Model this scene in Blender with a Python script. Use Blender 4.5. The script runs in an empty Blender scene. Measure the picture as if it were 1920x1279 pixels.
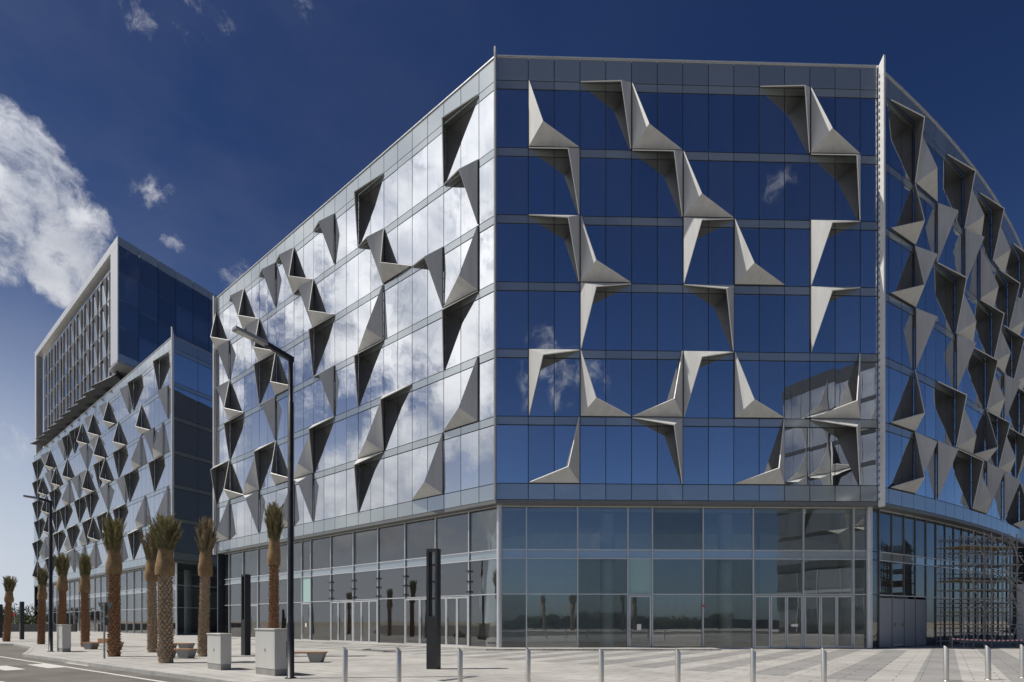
import bpy, bmesh, math, random
from mathutils import Vector, Matrix
R = math.radians
rng = random.Random(7)
scene = bpy.context.scene
col = scene.collection

# ------------------------------------------------------------------ camera
F_PX, CX, HOR = 1011.0, 960.0, 1165.0      # focal length in photo pixels, principal x, horizon row
EYE = 1.68
cam_d = bpy.data.cameras.new('camera')
cam_d.sensor_width = 36.0
cam_d.lens = F_PX / 1920 * 36
cam_d.shift_y = (HOR - 639.5) / 1920
cam_d.clip_end = 6000
cam = bpy.data.objects.new('camera', cam_d)
cam.location = (0, 0, EYE)
cam.rotation_euler = (R(90), 0, 0)
col.objects.link(cam)
scene.camera = cam
scene.cycles.max_bounces = 10
scene.cycles.transparent_max_bounces = 16
scene.cycles.glossy_bounces = 4
scene.cycles.diffuse_bounces = 3
scene.cycles.caustics_reflective = False
scene.cycles.caustics_refractive = False

# ------------------------------------------------------------------ light
SUN_A, SUN_E = R(6), R(60)           # towards the sun: left, a little to the camera's side
sun_dir = Vector((-math.cos(SUN_A) * math.cos(SUN_E), -math.sin(SUN_A) * math.cos(SUN_E), math.sin(SUN_E)))
sun_d = bpy.data.lights.new('sun', 'SUN')
sun_d.energy = 4.1
sun_d.angle = R(0.53)
sun_d.color = (1.0, 0.95, 0.87)
sun_o = bpy.data.objects.new('sun', sun_d)
sun_o.rotation_euler = sun_dir.to_track_quat('Z', 'Y').to_euler()
sun_o.location = (0, 0, 120)
col.objects.link(sun_o)

scene.view_settings.view_transform = 'Standard'
scene.view_settings.look = 'None'
scene.view_settings.exposure = 0.0
scene.view_settings.gamma = 1.0
scene.view_settings.use_curve_mapping = False


class NT:
    """small helper to write node trees"""
    def __init__(self, tree):
        self.t = tree
        tree.nodes.clear()

    def n(self, kind, **kw):
        nd = self.t.nodes.new(kind)
        ins = kw.pop('ins', {})
        for k, v in kw.items():
            setattr(nd, k, v)
        for k, v in ins.items():
            self.put(nd.inputs[k], v)
        return nd

    def put(self, sock, v):
        if hasattr(v, 'is_output'):
            self.t.links.new(v, sock)
        elif hasattr(v, 'outputs'):
            self.t.links.new(v.outputs[0], sock)
        else:
            sock.default_value = v

    def m(self, op, a, b=None, c=None, clamp=False):
        nd = self.t.nodes.new('ShaderNodeMath')
        nd.operation = op
        nd.use_clamp = clamp
        self.put(nd.inputs[0], a)
        if b is not None:
            self.put(nd.inputs[1], b)
        if c is not None:
            self.put(nd.inputs[2], c)
        return nd.outputs[0]

    def vm(self, op, a, b=None, out=0):
        nd = self.t.nodes.new('ShaderNodeVectorMath')
        nd.operation = op
        self.put(nd.inputs[0], a)
        if b is not None:
            self.put(nd.inputs[1], b)
        return nd.outputs[out]

    def mix(self, f, a, b, blend='MIX'):
        nd = self.t.nodes.new('ShaderNodeMix')
        nd.data_type = 'RGBA'
        nd.blend_type = blend
        self.put(nd.inputs[0], f)
        self.put(nd.inputs[6], a)
        self.put(nd.inputs[7], b)
        return nd.outputs[2]

    def smooth(self, v, lo, hi, a=0.0, b=1.0):
        nd = self.t.nodes.new('ShaderNodeMapRange')
        nd.interpolation_type = 'SMOOTHSTEP'
        self.put(nd.inputs['Value'], v)
        nd.inputs['From Min'].default_value = lo
        nd.inputs['From Max'].default_value = hi
        nd.inputs['To Min'].default_value = a
        nd.inputs['To Max'].default_value = b
        return nd.outputs[0]


world = bpy.data.worlds.new('World')
scene.world = world
world.use_nodes = True
w = NT(world.node_tree)
sky = w.n('ShaderNodeTexSky', sky_type='NISHITA')
sky.sun_disc = False
sky.sun_elevation = SUN_E
sky.sun_rotation = math.atan2(sun_dir.x, sun_dir.y)
sky.altitude = 0
sky.air_density = 1.0
sky.dust_density = 0.6
sky.ozone_density = 3.5
tc = w.n('ShaderNodeTexCoord')
dirv = w.vm('NORMALIZE', tc.outputs['Generated'])
sep = w.n('ShaderNodeSeparateXYZ', ins={0: dirv})
dx, dy, dz = sep.outputs[0], sep.outputs[1], sep.outputs[2]
# polarised, deep blue sky: strongest high up, none near the horizon
el = w.smooth(dz, 0.0, 0.70)
tint = w.mix(el, (0.50, 0.62, 0.84, 1), (0.16, 0.235, 0.40, 1))
skyc = w.mix(1.0, sky, tint, 'MULTIPLY')
# clouds: a broken field in the western (left) sky and the cumulus that stands behind the buildings
warp = w.n('ShaderNodeTexNoise', noise_dimensions='3D', ins={'Vector': dirv, 'Scale': 7.0, 'Detail': 6.0, 'Roughness': 0.6})
wv = w.vm('SUBTRACT', warp.outputs['Color'], (0.5, 0.5, 0.5))
wsc = w.n('ShaderNodeVectorMath', operation='SCALE', ins={0: wv, 'Scale': 0.085})
dirw = w.vm('NORMALIZE', w.vm('ADD', dirv, wsc))
fb = w.n('ShaderNodeTexNoise', noise_dimensions='3D', ins={'Vector': dirw, 'Scale': 13.0, 'Detail': 12.0, 'Roughness': 0.68})
fbv = w.m('SUBTRACT', fb.outputs[0], 0.5)
fbl = w.n('ShaderNodeTexNoise', noise_dimensions='3D', ins={'Vector': w.vm('ADD', dirv, (3.1, 1.7, 0.4)), 'Scale': 3.6, 'Detail': 3.0, 'Roughness': 0.5})


def blob(px, py, rad, gain=1.0):
    c = Vector(((px - CX) / F_PX, 1.0, (HOR - py) / F_PX)).normalized()
    d = w.vm('DOT_PRODUCT', dirw, tuple(c), out=1)
    return w.smooth(d, math.cos(R(rad)), 1.0, 0.0, gain)


cover = None
for (px, py, rad, g) in [(15, 270, 3.4, 0.72), (60, 340, 4.0, 0.76), (105, 405, 3.8, 0.76), (85, 490, 3.0, 0.66), (150, 490, 3.0, 0.74), (120, 525, 2.4, 0.6),
                         (-30, 360, 4.5, 0.8), (-80, 430, 5.0, 0.6), (283, 380, 2.6, 0.33), (300, 415, 2.3, 0.33), (326, 460, 1.3, 0.55), (388, 20, 3.0, 0.27), (395, 75, 2.2, 0.25), (600, 18, 2.4, 0.26),
                         (265, 12, 2.0, 0.25), (20, 825, 2.6, 0.30), (445, 525, 2.8, 0.42), (-40, 1060, 8.0, 0.35)]:
    b = blob(px, py, rad, g)
    cover = b if cover is None else w.m('MAXIMUM', cover, b)
# small soft clouds behind the camera, which the front glazing mirrors
for (v, rad, g) in [((0.12, -1.0, 0.46), 5.0, 0.32), ((0.20, -1.0, 0.44), 4.0, 0.30), ((0.53, -1.0, 0.80), 3.0, 0.20), ((-0.05, -1.0, 0.28), 5.0, 0.16), ((0.45, -1.0, 0.22), 6.0, 0.18), ((0.25, -1.0, 0.13), 7.0, 0.20)]:
    d_ = w.vm('DOT_PRODUCT', dirw, tuple(Vector(v).normalized()), out=1)
    cover = w.m('MAXIMUM', cover, w.smooth(d_, math.cos(R(rad)), 1.0, 0.0, g))
# azimuth gate: the broken field hangs in the west
hl = w.m('SQRT', w.m('ADD', w.m('ADD', w.m('MULTIPLY', dx, dx), w.m('MULTIPLY', dy, dy)), 0.0001))
west = w.smooth(w.m('DIVIDE', w.m('MULTIPLY', dx, -1.0), hl), 0.80, 0.93)
field = w.m('MULTIPLY', west, w.smooth(fbl.outputs[0], 0.34, 0.60, 0.05, 0.90))
bank = w.smooth(w.vm('DOT_PRODUCT', dirw, tuple(Vector((-1.0, -0.05, 0.95)).normalized()), out=1), math.cos(R(32)), math.cos(R(6)), 0.0, 0.80)
field = w.m('MAXIMUM', field, bank)
band = w.m('MULTIPLY', w.smooth(dz, 0.02, 0.20), w.smooth(dz, 0.97, 0.85))
field = w.m('MULTIPLY', field, band)
cover = w.m('MAXIMUM', cover, field)
dens = w.m('ADD', cover, w.m('MULTIPLY', fbv, 2.0))
dens = w.m('MULTIPLY', w.smooth(dens, 0.24, 0.84), w.smooth(cover, 0.0, 0.35))
# self-shading of the clouds: thinner towards the sun, greyer in the folds
shade = w.n('ShaderNodeTexNoise', noise_dimensions='3D', ins={'Vector': w.vm('ADD', dirw, (0.02, 0.0, -0.03)), 'Scale': 7.0, 'Detail': 8.0, 'Roughness': 0.55})
cl_b = w.smooth(shade.outputs[0], 0.30, 0.62)
toward = w.smooth(w.vm('DOT_PRODUCT', dirv, tuple(sun_dir), out=1), 0.55, 0.98, 1.0, 1.75)
cl_c = w.mix(cl_b, (4.6, 4.9, 5.6, 1), (9.4, 9.4, 9.5, 1))
cl_c = w.mix(1.0, cl_c, w.n('ShaderNodeCombineColor', ins={0: toward, 1: toward, 2: toward}), 'MULTIPLY')
# faint high veil, thicker to the left
cir = w.n('ShaderNodeTexNoise', noise_dimensions='3D', ins={'Vector': w.vm('MULTIPLY', dirw, (1.0, 1.0, 2.2)), 'Scale': 2.3, 'Detail': 6.0, 'Roughness': 0.55})
veilf = w.m('MULTIPLY', w.smooth(cir.outputs[0], 0.35, 0.75, 0.0, 0.075), w.smooth(dx, 0.35, -0.75))
skyc = w.mix(veilf, skyc, (7.5, 7.7, 8.0, 1))
# pale haze low in the west
hz = w.m('MULTIPLY', w.smooth(dz, 0.50, 0.02), w.smooth(w.m('DIVIDE', w.m('MULTIPLY', dx, -1.0), hl), 0.35, 0.72))
skyc = w.mix(w.m('MULTIPLY', hz, 0.9), skyc, (7.0, 7.5, 8.2, 1))
final = w.mix(dens, skyc, cl_c)
bg = w.n('ShaderNodeBackground', ins={'Color': final, 'Strength': 0.09})
wo = w.n('ShaderNodeOutputWorld', ins={'Surface': bg})

# ------------------------------------------------------------------ materials
M = {}


def mat(name):
    m_ = bpy.data.materials.new(name)
    m_.use_nodes = True
    M[name] = m_
    return NT(m_.node_tree)


def principled(name, color, rough=0.6, metal=0.0, spec=0.5, var=0.12, scale=3.0, bump=0.0, bscale=20.0, streak=False, coat=0.0):
    t = mat(name)
    g = t.n('ShaderNodeNewGeometry')
    vec = g.outputs['Position']
    if streak:
        vec = t.vm('MULTIPLY', vec, (1, 1, 0.12))
    nz = t.n('ShaderNodeTexNoise', ins={'Vector': vec, 'Scale': scale, 'Detail': 6.0, 'Roughness': 0.6})
    f = t.smooth(nz.outputs[0], 0.25, 0.75, 1 - var, 1 + var)
    c = t.mix(1.0, (*color, 1), t.n('ShaderNodeCombineColor', ins={0: f, 1: f, 2: f}), 'MULTIPLY')
    p = t.n('ShaderNodeBsdfPrincipled', ins={'Base Color': c, 'Roughness': rough, 'Metallic': metal, 'Specular IOR Level': spec, 'Coat Weight': coat})
    rr = t.smooth(nz.outputs[0], 0.2, 0.8, max(0.02, rough - 0.1), min(1, rough + 0.1))
    t.put(p.inputs['Roughness'], rr)
    if bump:
        bn = t.n('ShaderNodeTexNoise', ins={'Vector': g.outputs['Position'], 'Scale': bscale, 'Detail': 5.0})
        bp = t.n('ShaderNodeBump', ins={'Height': bn.outputs[0], 'Strength': bump, 'Distance': 0.02})
        t.put(p.inputs['Normal'], bp)
    t.n('ShaderNodeOutputMaterial', ins={'Surface': p})
    return t


def glass(name, refl, tint, rtint, wave=0.16, veil=0.04):
    t = mat(name)
    g = t.n('ShaderNodeNewGeometry')
    v1 = t.vm('MULTIPLY', g.outputs['Position'], (0.9, 0.9, 0.35))
    nz = t.n('ShaderNodeTexNoise', ins={'Vector': v1, 'Scale': 0.9, 'Detail': 1.5})
    bp = t.n('ShaderNodeBump', ins={'Height': nz.outputs[0], 'Strength': wave, 'Distance': 0.02})
    lw = t.n('ShaderNodeFresnel', ins={'IOR': 1.5})
    oi = t.n('ShaderNodeObjectInfo')
    rf = t.smooth(oi.outputs['Random'], 0.0, 1.0, refl - 0.10, refl + 0.04)
    fac = t.m('ADD', t.m('MULTIPLY', lw.outputs[0], 1.0 - refl), rf, clamp=True)
    gl = t.n('ShaderNodeBsdfGlossy', ins={'Color': (*rtint, 1), 'Roughness': 0.004, 'Normal': bp})
    # faint dust streaks down the pane, plus a grey veil painting the interior's light
    vs = t.vm('MULTIPLY', g.outputs['Position'], (5.0, 5.0, 0.12))
    ds = t.n('ShaderNodeTexNoise', ins={'Vector': vs, 'Scale': 1.6, 'Detail': 4.0})
    rd = t.m('FRACT', t.m('MULTIPLY', oi.outputs['Random'], 7.31))
    dfac = t.m('ADD', t.smooth(ds.outputs[0], 0.40, 0.85, veil * 0.4, veil * 1.6), t.m('MULTIPLY', rd, veil))
    tr = t.n('ShaderNodeBsdfTransparent', ins={'Color': (*tint, 1)})
    df = t.n('ShaderNodeBsdfDiffuse', ins={'Color': (0.35, 0.36, 0.36, 1)})
    m1 = t.n('ShaderNodeMixShader', ins={0: fac, 1: tr, 2: gl})
    m2 = t.n('ShaderNodeMixShader', ins={0: dfac, 1: m1, 2: df})
    t.n('ShaderNodeOutputMaterial', ins={'Surface': m2})


glass('glass_side', 0.30, (0.35, 0.38, 0.40), (0.85, 0.9, 1.0))
glass('glass_vision', 0.72, (0.55, 0.60, 0.63), (0.92, 0.94, 0.97))
glass('glass_ground', 0.13, (0.84, 0.88, 0.87), (0.95, 0.95, 0.95), veil=0.022)


def spandrel(name, color, refl, rough=0.08):
    t = mat(name)
    g = t.n('ShaderNodeNewGeometry')
    oi = t.n('ShaderNodeObjectInfo')
    f = t.smooth(oi.outputs['Random'], 0, 1, 0.9, 1.1)
    c = t.mix(1.0, (*color, 1), t.n('ShaderNodeCombineColor', ins={0: f, 1: f, 2: f}), 'MULTIPLY')
    df = t.n('ShaderNodeBsdfDiffuse', ins={'Color': c})
    gl = t.n('ShaderNodeBsdfGlossy', ins={'Color': (0.9, 0.95, 1.0, 1), 'Roughness': rough})
    fr = t.n('ShaderNodeFresnel', ins={'IOR': 1.25})
    fac = t.m('MULTIPLY_ADD', fr.outputs[0], 1.0 - refl, refl - 0.01, clamp=True)
    ms = t.n('ShaderNodeMixShader', ins={0: fac, 1: df, 2: gl})
    t.n('ShaderNodeOutputMaterial', ins={'Surface': ms})


spandrel('spandrel', (0.23, 0.26, 0.25), 0.34)
spandrel('spandrel_pale', (0.36, 0.52, 0.46), 0.12)
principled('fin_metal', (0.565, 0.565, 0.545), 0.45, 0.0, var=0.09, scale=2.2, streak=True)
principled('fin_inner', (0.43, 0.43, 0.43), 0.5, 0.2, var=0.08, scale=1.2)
principled('fin_edge_lit', (0.78, 0.77, 0.73), 0.45, var=0.03)  # whiter than the plates: light caught by the lips is painted into the colour
principled('dark_metal', (0.05, 0.055, 0.06), 0.45, 0.3, var=0.15)
principled('joint', (0.035, 0.04, 0.045), 0.6, var=0.1)
principled('rail', (0.10, 0.10, 0.095), 0.5, 0.3, var=0.1)
principled('aluminium', (0.60, 0.61, 0.62), 0.38, 0.35, var=0.05)
principled('white_metal', (0.80, 0.80, 0.78), 0.45, var=0.05)
principled('grey_panel', (0.30, 0.31, 0.33), 0.5, var=0.06)
principled('soffit', (0.16, 0.165, 0.165), 0.55, var=0.08)
principled('concrete', (0.42, 0.41, 0.39), 0.85, var=0.12, scale=1.5)
principled('interior_white', (0.78, 0.78, 0.75), 0.8, var=0.05)
principled('interior_floor', (0.34, 0.335, 0.325), 0.7, var=0.1)
principled('rear_glazing', (0.03, 0.035, 0.042), 0.15, var=0.1)
principled('interior_dark', (0.07, 0.075, 0.08), 0.8, var=0.1)
principled('roofing', (0.30, 0.29, 0.27), 0.9, var=0.1)
principled('lamp_metal', (0.030, 0.031, 0.034), 0.42, 0.3, var=0.15)
principled('lamp_glass', (0.55, 0.56, 0.55), 0.25, var=0.05)
principled('steel', (0.68, 0.64, 0.57), 0.36, 0.8, var=0.08, scale=6.0, streak=True)
principled('galvanised', (0.33, 0.325, 0.31), 0.5, 0.2, var=0.18, scale=9.0)
principled('cabinet_paint', (0.56, 0.55, 0.51), 0.55, var=0.05, scale=2.0, streak=True)
principled('cabinet_base', (0.30, 0.29, 0.27), 0.85, var=0.15)
principled('bench_wood', (0.36, 0.20, 0.11), 0.6, var=0.25, scale=14.0)
principled('bench_concrete', (0.27, 0.27, 0.265), 0.85, var=0.12)
principled('kerb_stone', (0.42, 0.41, 0.38), 0.9, var=0.16, scale=1.8, bump=0.2, bscale=40)
principled('road_paint', (0.60, 0.59, 0.55), 0.8, var=0.22, scale=9.0)
principled('palm_bark', (0.27, 0.142, 0.075), 0.95, var=0.4, scale=9.0, bump=0.5, bscale=30)
principled('palm_bark_grey', (0.36, 0.27, 0.18), 0.95, var=0.35, scale=9.0, bump=0.5, bscale=30)
principled('burlap', (0.27, 0.175, 0.085), 0.95, var=0.25, scale=5.0, bump=0.7, bscale=12)
principled('tree_bark', (0.12, 0.09, 0.06), 0.95, var=0.3)
principled('card', (0.50, 0.27, 0.13), 0.9, var=0.1)
principled('paper', (0.85, 0.85, 0.83), 0.8, var=0.02)
principled('red_paint', (0.55, 0.03, 0.04), 0.5, var=0.05)
principled('sign_back', (0.10, 0.105, 0.105), 0.5, 0.4, var=0.15)
principled('timber', (0.30, 0.22, 0.13), 0.85, var=0.3, scale=6)
principled('brass', (0.45, 0.33, 0.10), 0.4, 0.6, var=0.05)
principled('hedge_wall', (0.10, 0.10, 0.095), 0.9, var=0.2)
principled('far_band', (0.62, 0.62, 0.62), 0.7, var=0.05)


def leaf(name, c1, c2):
    t = mat(name)
    g = t.n('ShaderNodeNewGeometry')
    nz = t.n('ShaderNodeTexNoise', ins={'Vector': g.outputs['Position'], 'Scale': 7.0, 'Detail': 3.0})
    f = t.m('ADD', t.m('MULTIPLY', nz.outputs[0], 0.7), t.m('MULTIPLY', g.outputs['Random Per Island'], 0.5))
    c = t.mix(t.smooth(f, 0.3, 0.9), (*c1, 1), (*c2, 1))
    df = t.n('ShaderNodeBsdfPrincipled', ins={'Base Color': c, 'Roughness': 0.6})
    tl = t.n('ShaderNodeBsdfTranslucent', ins={'Color': c})
    ms = t.n('ShaderNodeMixShader', ins={0: 0.25, 1: df, 2: tl})
    t.n('ShaderNodeOutputMaterial', ins={'Surface': ms})


leaf('frond_green', (0.10, 0.095, 0.032), (0.33, 0.28, 0.13))
leaf('frond_dry', (0.16, 0.125, 0.06), (0.36, 0.29, 0.17))
leaf('leaf_dark', (0.030, 0.045, 0.018), (0.075, 0.095, 0.035))

# ground materials -------------------------------------------------------------
UL = Vector((0.778, -0.628))           # along the left facade, towards the right
UP = Vector((0.628, 0.778))            # at right angles to it, away from the camera


def paving(name, c1, c2, tile=(1.2, 0.6)):
    t = mat(name)
    g = t.n('ShaderNodeNewGeometry')
    mp = t.n('ShaderNodeMapping', ins={'Vector': g.outputs['Position'], 'Rotation': (0, 0, R(38.9))})
    br = t.n('ShaderNodeTexBrick', ins={'Vector': mp, 'Scale': 1.0, 'Mortar Size': 0.014, 'Brick Width': tile[0], 'Row Height': tile[1],
                                        'Color1': (*c1, 1), 'Color2': (*c2, 1), 'Mortar': tuple(x * 0.45 for x in c1) + (1,)})
    nz = t.n('ShaderNodeTexNoise', ins={'Vector': g.outputs['Position'], 'Scale': 0.35, 'Detail': 8.0, 'Roughness': 0.65})
    nf = t.n('ShaderNodeTexNoise', ins={'Vector': g.outputs['Position'], 'Scale': 60.0, 'Detail': 3.0})
    f = t.m('MULTIPLY', t.smooth(nz.outputs[0], 0.3, 0.7, 0.78, 1.10), t.smooth(nf.outputs[0], 0.3, 0.7, 0.93, 1.07))
    c = t.mix(1.0, br.outputs[0], t.n('ShaderNodeCombineColor', ins={0: f, 1: f, 2: f}), 'MULTIPLY')
    bp = t.n('ShaderNodeBump', ins={'Height': nf.outputs[0], 'Strength': 0.15, 'Distance': 0.01})
    p = t.n('ShaderNodeBsdfPrincipled', ins={'Base Color': c, 'Roughness': 0.85, 'Normal': bp, 'Specular IOR Level': 0.3})
    t.n('ShaderNodeOutputMaterial', ins={'Surface': p})


paving('paving_light', (0.44, 0.425, 0.395), (0.475, 0.46, 0.43))
paving('paving_grey', (0.30, 0.295, 0.285), (0.325, 0.32, 0.31))


def asphalt(name, base):
    t = mat(name)
    g = t.n('ShaderNodeNewGeometry')
    nz = t.n('ShaderNodeTexNoise', ins={'Vector': g.outputs['Position'], 'Scale': 0.5, 'Detail': 8.0, 'Roughness': 0.65})
    nf = t.n('ShaderNodeTexNoise', ins={'Vector': g.outputs['Position'], 'Scale': 90.0, 'Detail': 3.0})
    f = t.m('MULTIPLY', t.smooth(nz.outputs[0], 0.3, 0.7, 0.75, 1.2), t.smooth(nf.outputs[0], 0.3, 0.7, 0.8, 1.2))
    c = t.mix(1.0, (*base, 1), t.n('ShaderNodeCombineColor', ins={0: f, 1: f, 2: f}), 'MULTIPLY')
    bp = t.n('ShaderNodeBump', ins={'Height': nf.outputs[0], 'Strength': 0.3, 'Distance': 0.01})
    p = t.n('ShaderNodeBsdfPrincipled', ins={'Base Color': c, 'Roughness': 0.9, 'Normal': bp, 'Specular IOR Level': 0.3})
    t.n('ShaderNodeOutputMaterial', ins={'Surface': p})


asphalt('asphalt', (0.165, 0.152, 0.135))
asphalt('sand', (0.42, 0.37, 0.29))

# ------------------------------------------------------------------ mesh helpers
class MB:
    def __init__(self):
        self.v, self.f, self.mi, self.sm = [], [], [], []

    def add(self, verts, faces, mi=0, smooth=False):
        o = len(self.v)
        self.v += [tuple(p) for p in verts]
        for fc in faces:
            self.f.append(tuple(i + o for i in fc))
            self.mi.append(mi)
            self.sm.append(smooth)
        return self

    def box(self, x0, x1, y0, y1, z0, z1, mi=0):
        v = [(x0, y0, z0), (x1, y0, z0), (x1, y1, z0), (x0, y1, z0), (x0, y0, z1), (x1, y0, z1), (x1, y1, z1), (x0, y1, z1)]
        return self.add(v, [(0, 3, 2, 1), (4, 5, 6, 7), (0, 1, 5, 4), (1, 2, 6, 5), (2, 3, 7, 6), (3, 0, 4, 7)], mi)

    def bar(self, a, b, r, n=6, mi=0, r2=None, caps=True):
        a, b = Vector(a), Vector(b)
        d = (b - a).normalized()
        s = d.cross(Vector((0, 0, 1)) if abs(d.z) < 0.9 else Vector((1, 0, 0))).normalized()
        t = d.cross(s)
        r2 = r if r2 is None else r2
        vs = []
        for p, rr in ((a, r), (b, r2)):
            for i in range(n):
                an = 2 * math.pi * (i + 0.5) / n
                vs.append(p + s * (rr * math.cos(an)) + t * (rr * math.sin(an)))
        fs = [(i, (i + 1) % n, n + (i + 1) % n, n + i) for i in range(n)]
        fs = [tuple(reversed(q)) for q in fs]
        self.add(vs, fs, mi, n > 6)
        if caps:
            self.add(vs[:n], [tuple(range(n))], mi)
            self.add(vs[n:], [tuple(reversed(range(n)))], mi)
        return self

    def prism(self, pts, z0, z1, mi=0):
        n = len(pts)
        area = sum(pts[i][0] * pts[(i + 1) % n][1] - pts[(i + 1) % n][0] * pts[i][1] for i in range(n))
        if area < 0:
            pts = list(reversed(pts))
        v = [(p[0], p[1], z0) for p in pts] + [(p[0], p[1], z1) for p in pts]
        f = [tuple(reversed(range(n))), tuple(range(n, 2 * n))] + [(i, (i + 1) % n, n + (i + 1) % n, n + i) for i in range(n)]
        return self.add(v, f, mi)

    def lathe(self, prof, n=16, mi=0, smooth=True, c=(0, 0)):
        vs = []
        for (r, z) in prof:
            for i in range(n):
                a = 2 * math.pi * i / n
                vs.append((c[0] + r * math.cos(a), c[1] + r * math.sin(a), z))
        fs = []
        for k in range(len(prof) - 1):
            for i in range(n):
                j = (i + 1) % n
                fs.append((k * n + i, k * n + j, (k + 1) * n + j, (k + 1) * n + i))
        self.add(vs, fs, mi, smooth)
        self.add(vs[-n:], [tuple(range(n))], mi)
        return self

    def mesh(self, name, mats):
        me = bpy.data.meshes.new(name)
        me.from_pydata(self.v, [], self.f)
        for m_ in (mats if isinstance(mats, (list, tuple)) else [mats]):
            me.materials.append(M[m_])
        me.polygons.foreach_set('material_index', self.mi)
        me.polygons.foreach_set('use_smooth', self.sm)
        me.update()
        return me


def obj(name, me, parent=None, loc=(0, 0, 0), rz=0.0, rot=None):
    o = bpy.data.objects.new(name, me)
    o.location = loc
    o.rotation_euler = rot if rot else (0, 0, rz)
    if parent is not None:
        o.parent = parent
    col.objects.link(o)
    return o


def tag(o, label, cat, group=None):
    o['label'] = label
    o['category'] = cat
    if group:
        o['group'] = group
    return o


def thing(name, label, cat, loc=(0, 0, 0), rz=0.0, group=None):
    o = bpy.data.objects.new(name, None)
    o.empty_display_size = 0.3
    o.location = loc
    o.rotation_euler = (0, 0, rz)
    col.objects.link(o)
    return tag(o, label, cat, group)


def struct(name, me, loc=(0, 0, 0), rz=0.0):
    o = obj(name, me, None, loc, rz)
    o['kind'] = 'structure'
    return o


def copy_thing(o, loc, rz, label, group=None):
    c = o.copy()
    col.objects.link(c)
    c.location = loc
    c.rotation_euler = (0, 0, rz)
    c['label'] = label
    if group:
        c['group'] = group
    for ch in o.children:
        d = ch.copy()
        col.objects.link(d)
        d.parent = c
        for g in ch.children:
            e = g.copy()
            col.objects.link(e)
            e.parent = d
    return c


def gpt(px, py, z=0.0):
    """point on level ground seen at photo pixel"""
    d = (EYE - z) * F_PX / (py - HOR)
    return Vector(((px - CX) * d / F_PX, d))


BOX = {}


def boxmesh(kind, wd, ht, dp, m_, y0=0.0):
    """shared box: x 0..wd, y y0..y0+dp, z 0..ht"""
    k = (kind, round(wd, 3), round(ht, 3), round(dp, 3), round(y0, 3), m_)
    if k not in BOX:
        BOX[k] = MB().box(0, wd, y0, y0 + dp, 0, ht).mesh(kind, m_)
    return BOX[k]


# ------------------------------------------------------------------ ground
C0 = Vector((-0.95, 32.1))             # corner between left and front facade
C1 = Vector((22.15, 32.7))             # corner between front and right facade
PW = 1.54                              # pane module
struct('ground', MB().box(-2500, 2500, -2500, 2500, -1.0, -0.13).mesh('ground', 'sand'))
kerb = [Vector((14, -3.2)), Vector((4.0, 6.0)), gpt(391, 1270), gpt(296, 1258.6), gpt(207, 1247), gpt(118, 1235), gpt(48, 1226.5)]
kerb += [kerb[-1] + Vector((-1.5, 1.9)), Vector((-31, 35)), Vector((-37, 40.2)), Vector((-46, 42.0)), Vector((-70, 42.5)), Vector((-130, 43))]
road_pts = [(-200, -12), (60, -22), (60, -6), (20, -4)] + [tuple(p + Vector((0.6, 0.6))) for p in kerb] + [(-200, 46)]
struct('road', MB().prism([tuple(p) for p in road_pts], -0.128, -0.12).mesh('road', 'asphalt'))
plaza_pts = [tuple(p) for p in kerb] + [(-130, 150), (140, 150), (140, -3.2)]
plaza = struct('plaza', MB().prism(plaza_pts, -0.5, 0.0).mesh('plaza', 'paving_light'))
opp = struct('pavement', MB().prism([(-200, -12.4), (-200, -60), (140, -60), (140, -22.4), (60, -22.4)], -0.5, 0.0).mesh('pavement', 'paving_light'))

# paving bands at right angles to the left facade, each a sheet on the plaza
org = gpt(1318, 1230)
for i in range(-15, 16):
    t0 = i * 2.12
    wdt = 1.06
    a = org + UL * t0
    lo, hi = -26.0, 20.0
    # clip far end at the building base, near end at the kerb
    pts = []
    def clip_far(p):
        # distance along UP until the front facade base
        t = (33.0 + 0.026 * p.x - p.y) / (UP.y - 0.026 * UP.x)
        q = p + UP * t
        if q.x < C0.x:
            t = (C0 + UP * 0.3 - p).dot(UP)
        if q.x > C1.x + 0.5:
            # right facade rises at about 32 degrees
            t = ((p.x - C1.x) * 0.60 + 32.2 - p.y) / (UP.y - 0.60 * UP.x)
        return t
    e0, e1 = a, a + UL * wdt
    t1 = min(clip_far(e0), clip_far(e1)) - 1.0
    near = max(-8.0, (gpt(391, 1270) - e0).dot(UP) + 7.0)
    if t1 - near < 2:
        continue
    p0, p1, p2, p3 = e0 + UP * near, e1 + UP * near, e1 + UP * t1, e0 + UP * t1
    obj('paving_band', MB().prism([tuple(p0), tuple(p1), tuple(p2), tuple(p3)], 0.001, 0.004).mesh('paving_band', 'paving_grey'), plaza)
# raised threshold strip along the facades (one step)
stepL = [C0 + UL * -38.5 - UP * 1.3, C0 + UL * 0.35 - UP * 1.3, Vector((12.0, 30.9)), Vector((12.0, 32.6)), C0 + UP * 0.6, C0 + UL * -38.5 + UP * 0.6]
obj('step', MB().prism([tuple(p) for p in stepL], 0.002, 0.10).mesh('step', 'paving_light'), plaza)

# kerb stones
kpath = kerb[1:]
acc = []
for i in range(len(kpath) - 1):
    a, b = kpath[i], kpath[i + 1]
    L = (b - a).length
    n = max(1, int(L / 1.0))
    for k in range(n):
        acc.append((a + (b - a) * (k / n), (b - a).normalized(), L / n))
for k, (p, d, L) in enumerate(acc[:62]):
    ob = obj('kerb_stone', boxmesh('kerb_stone', round(L - 0.012, 2), 0.149, 0.16, 'kerb_stone', -0.01), plaza, (p.x, p.y, -0.135), math.atan2(d.y, d.x))

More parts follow.
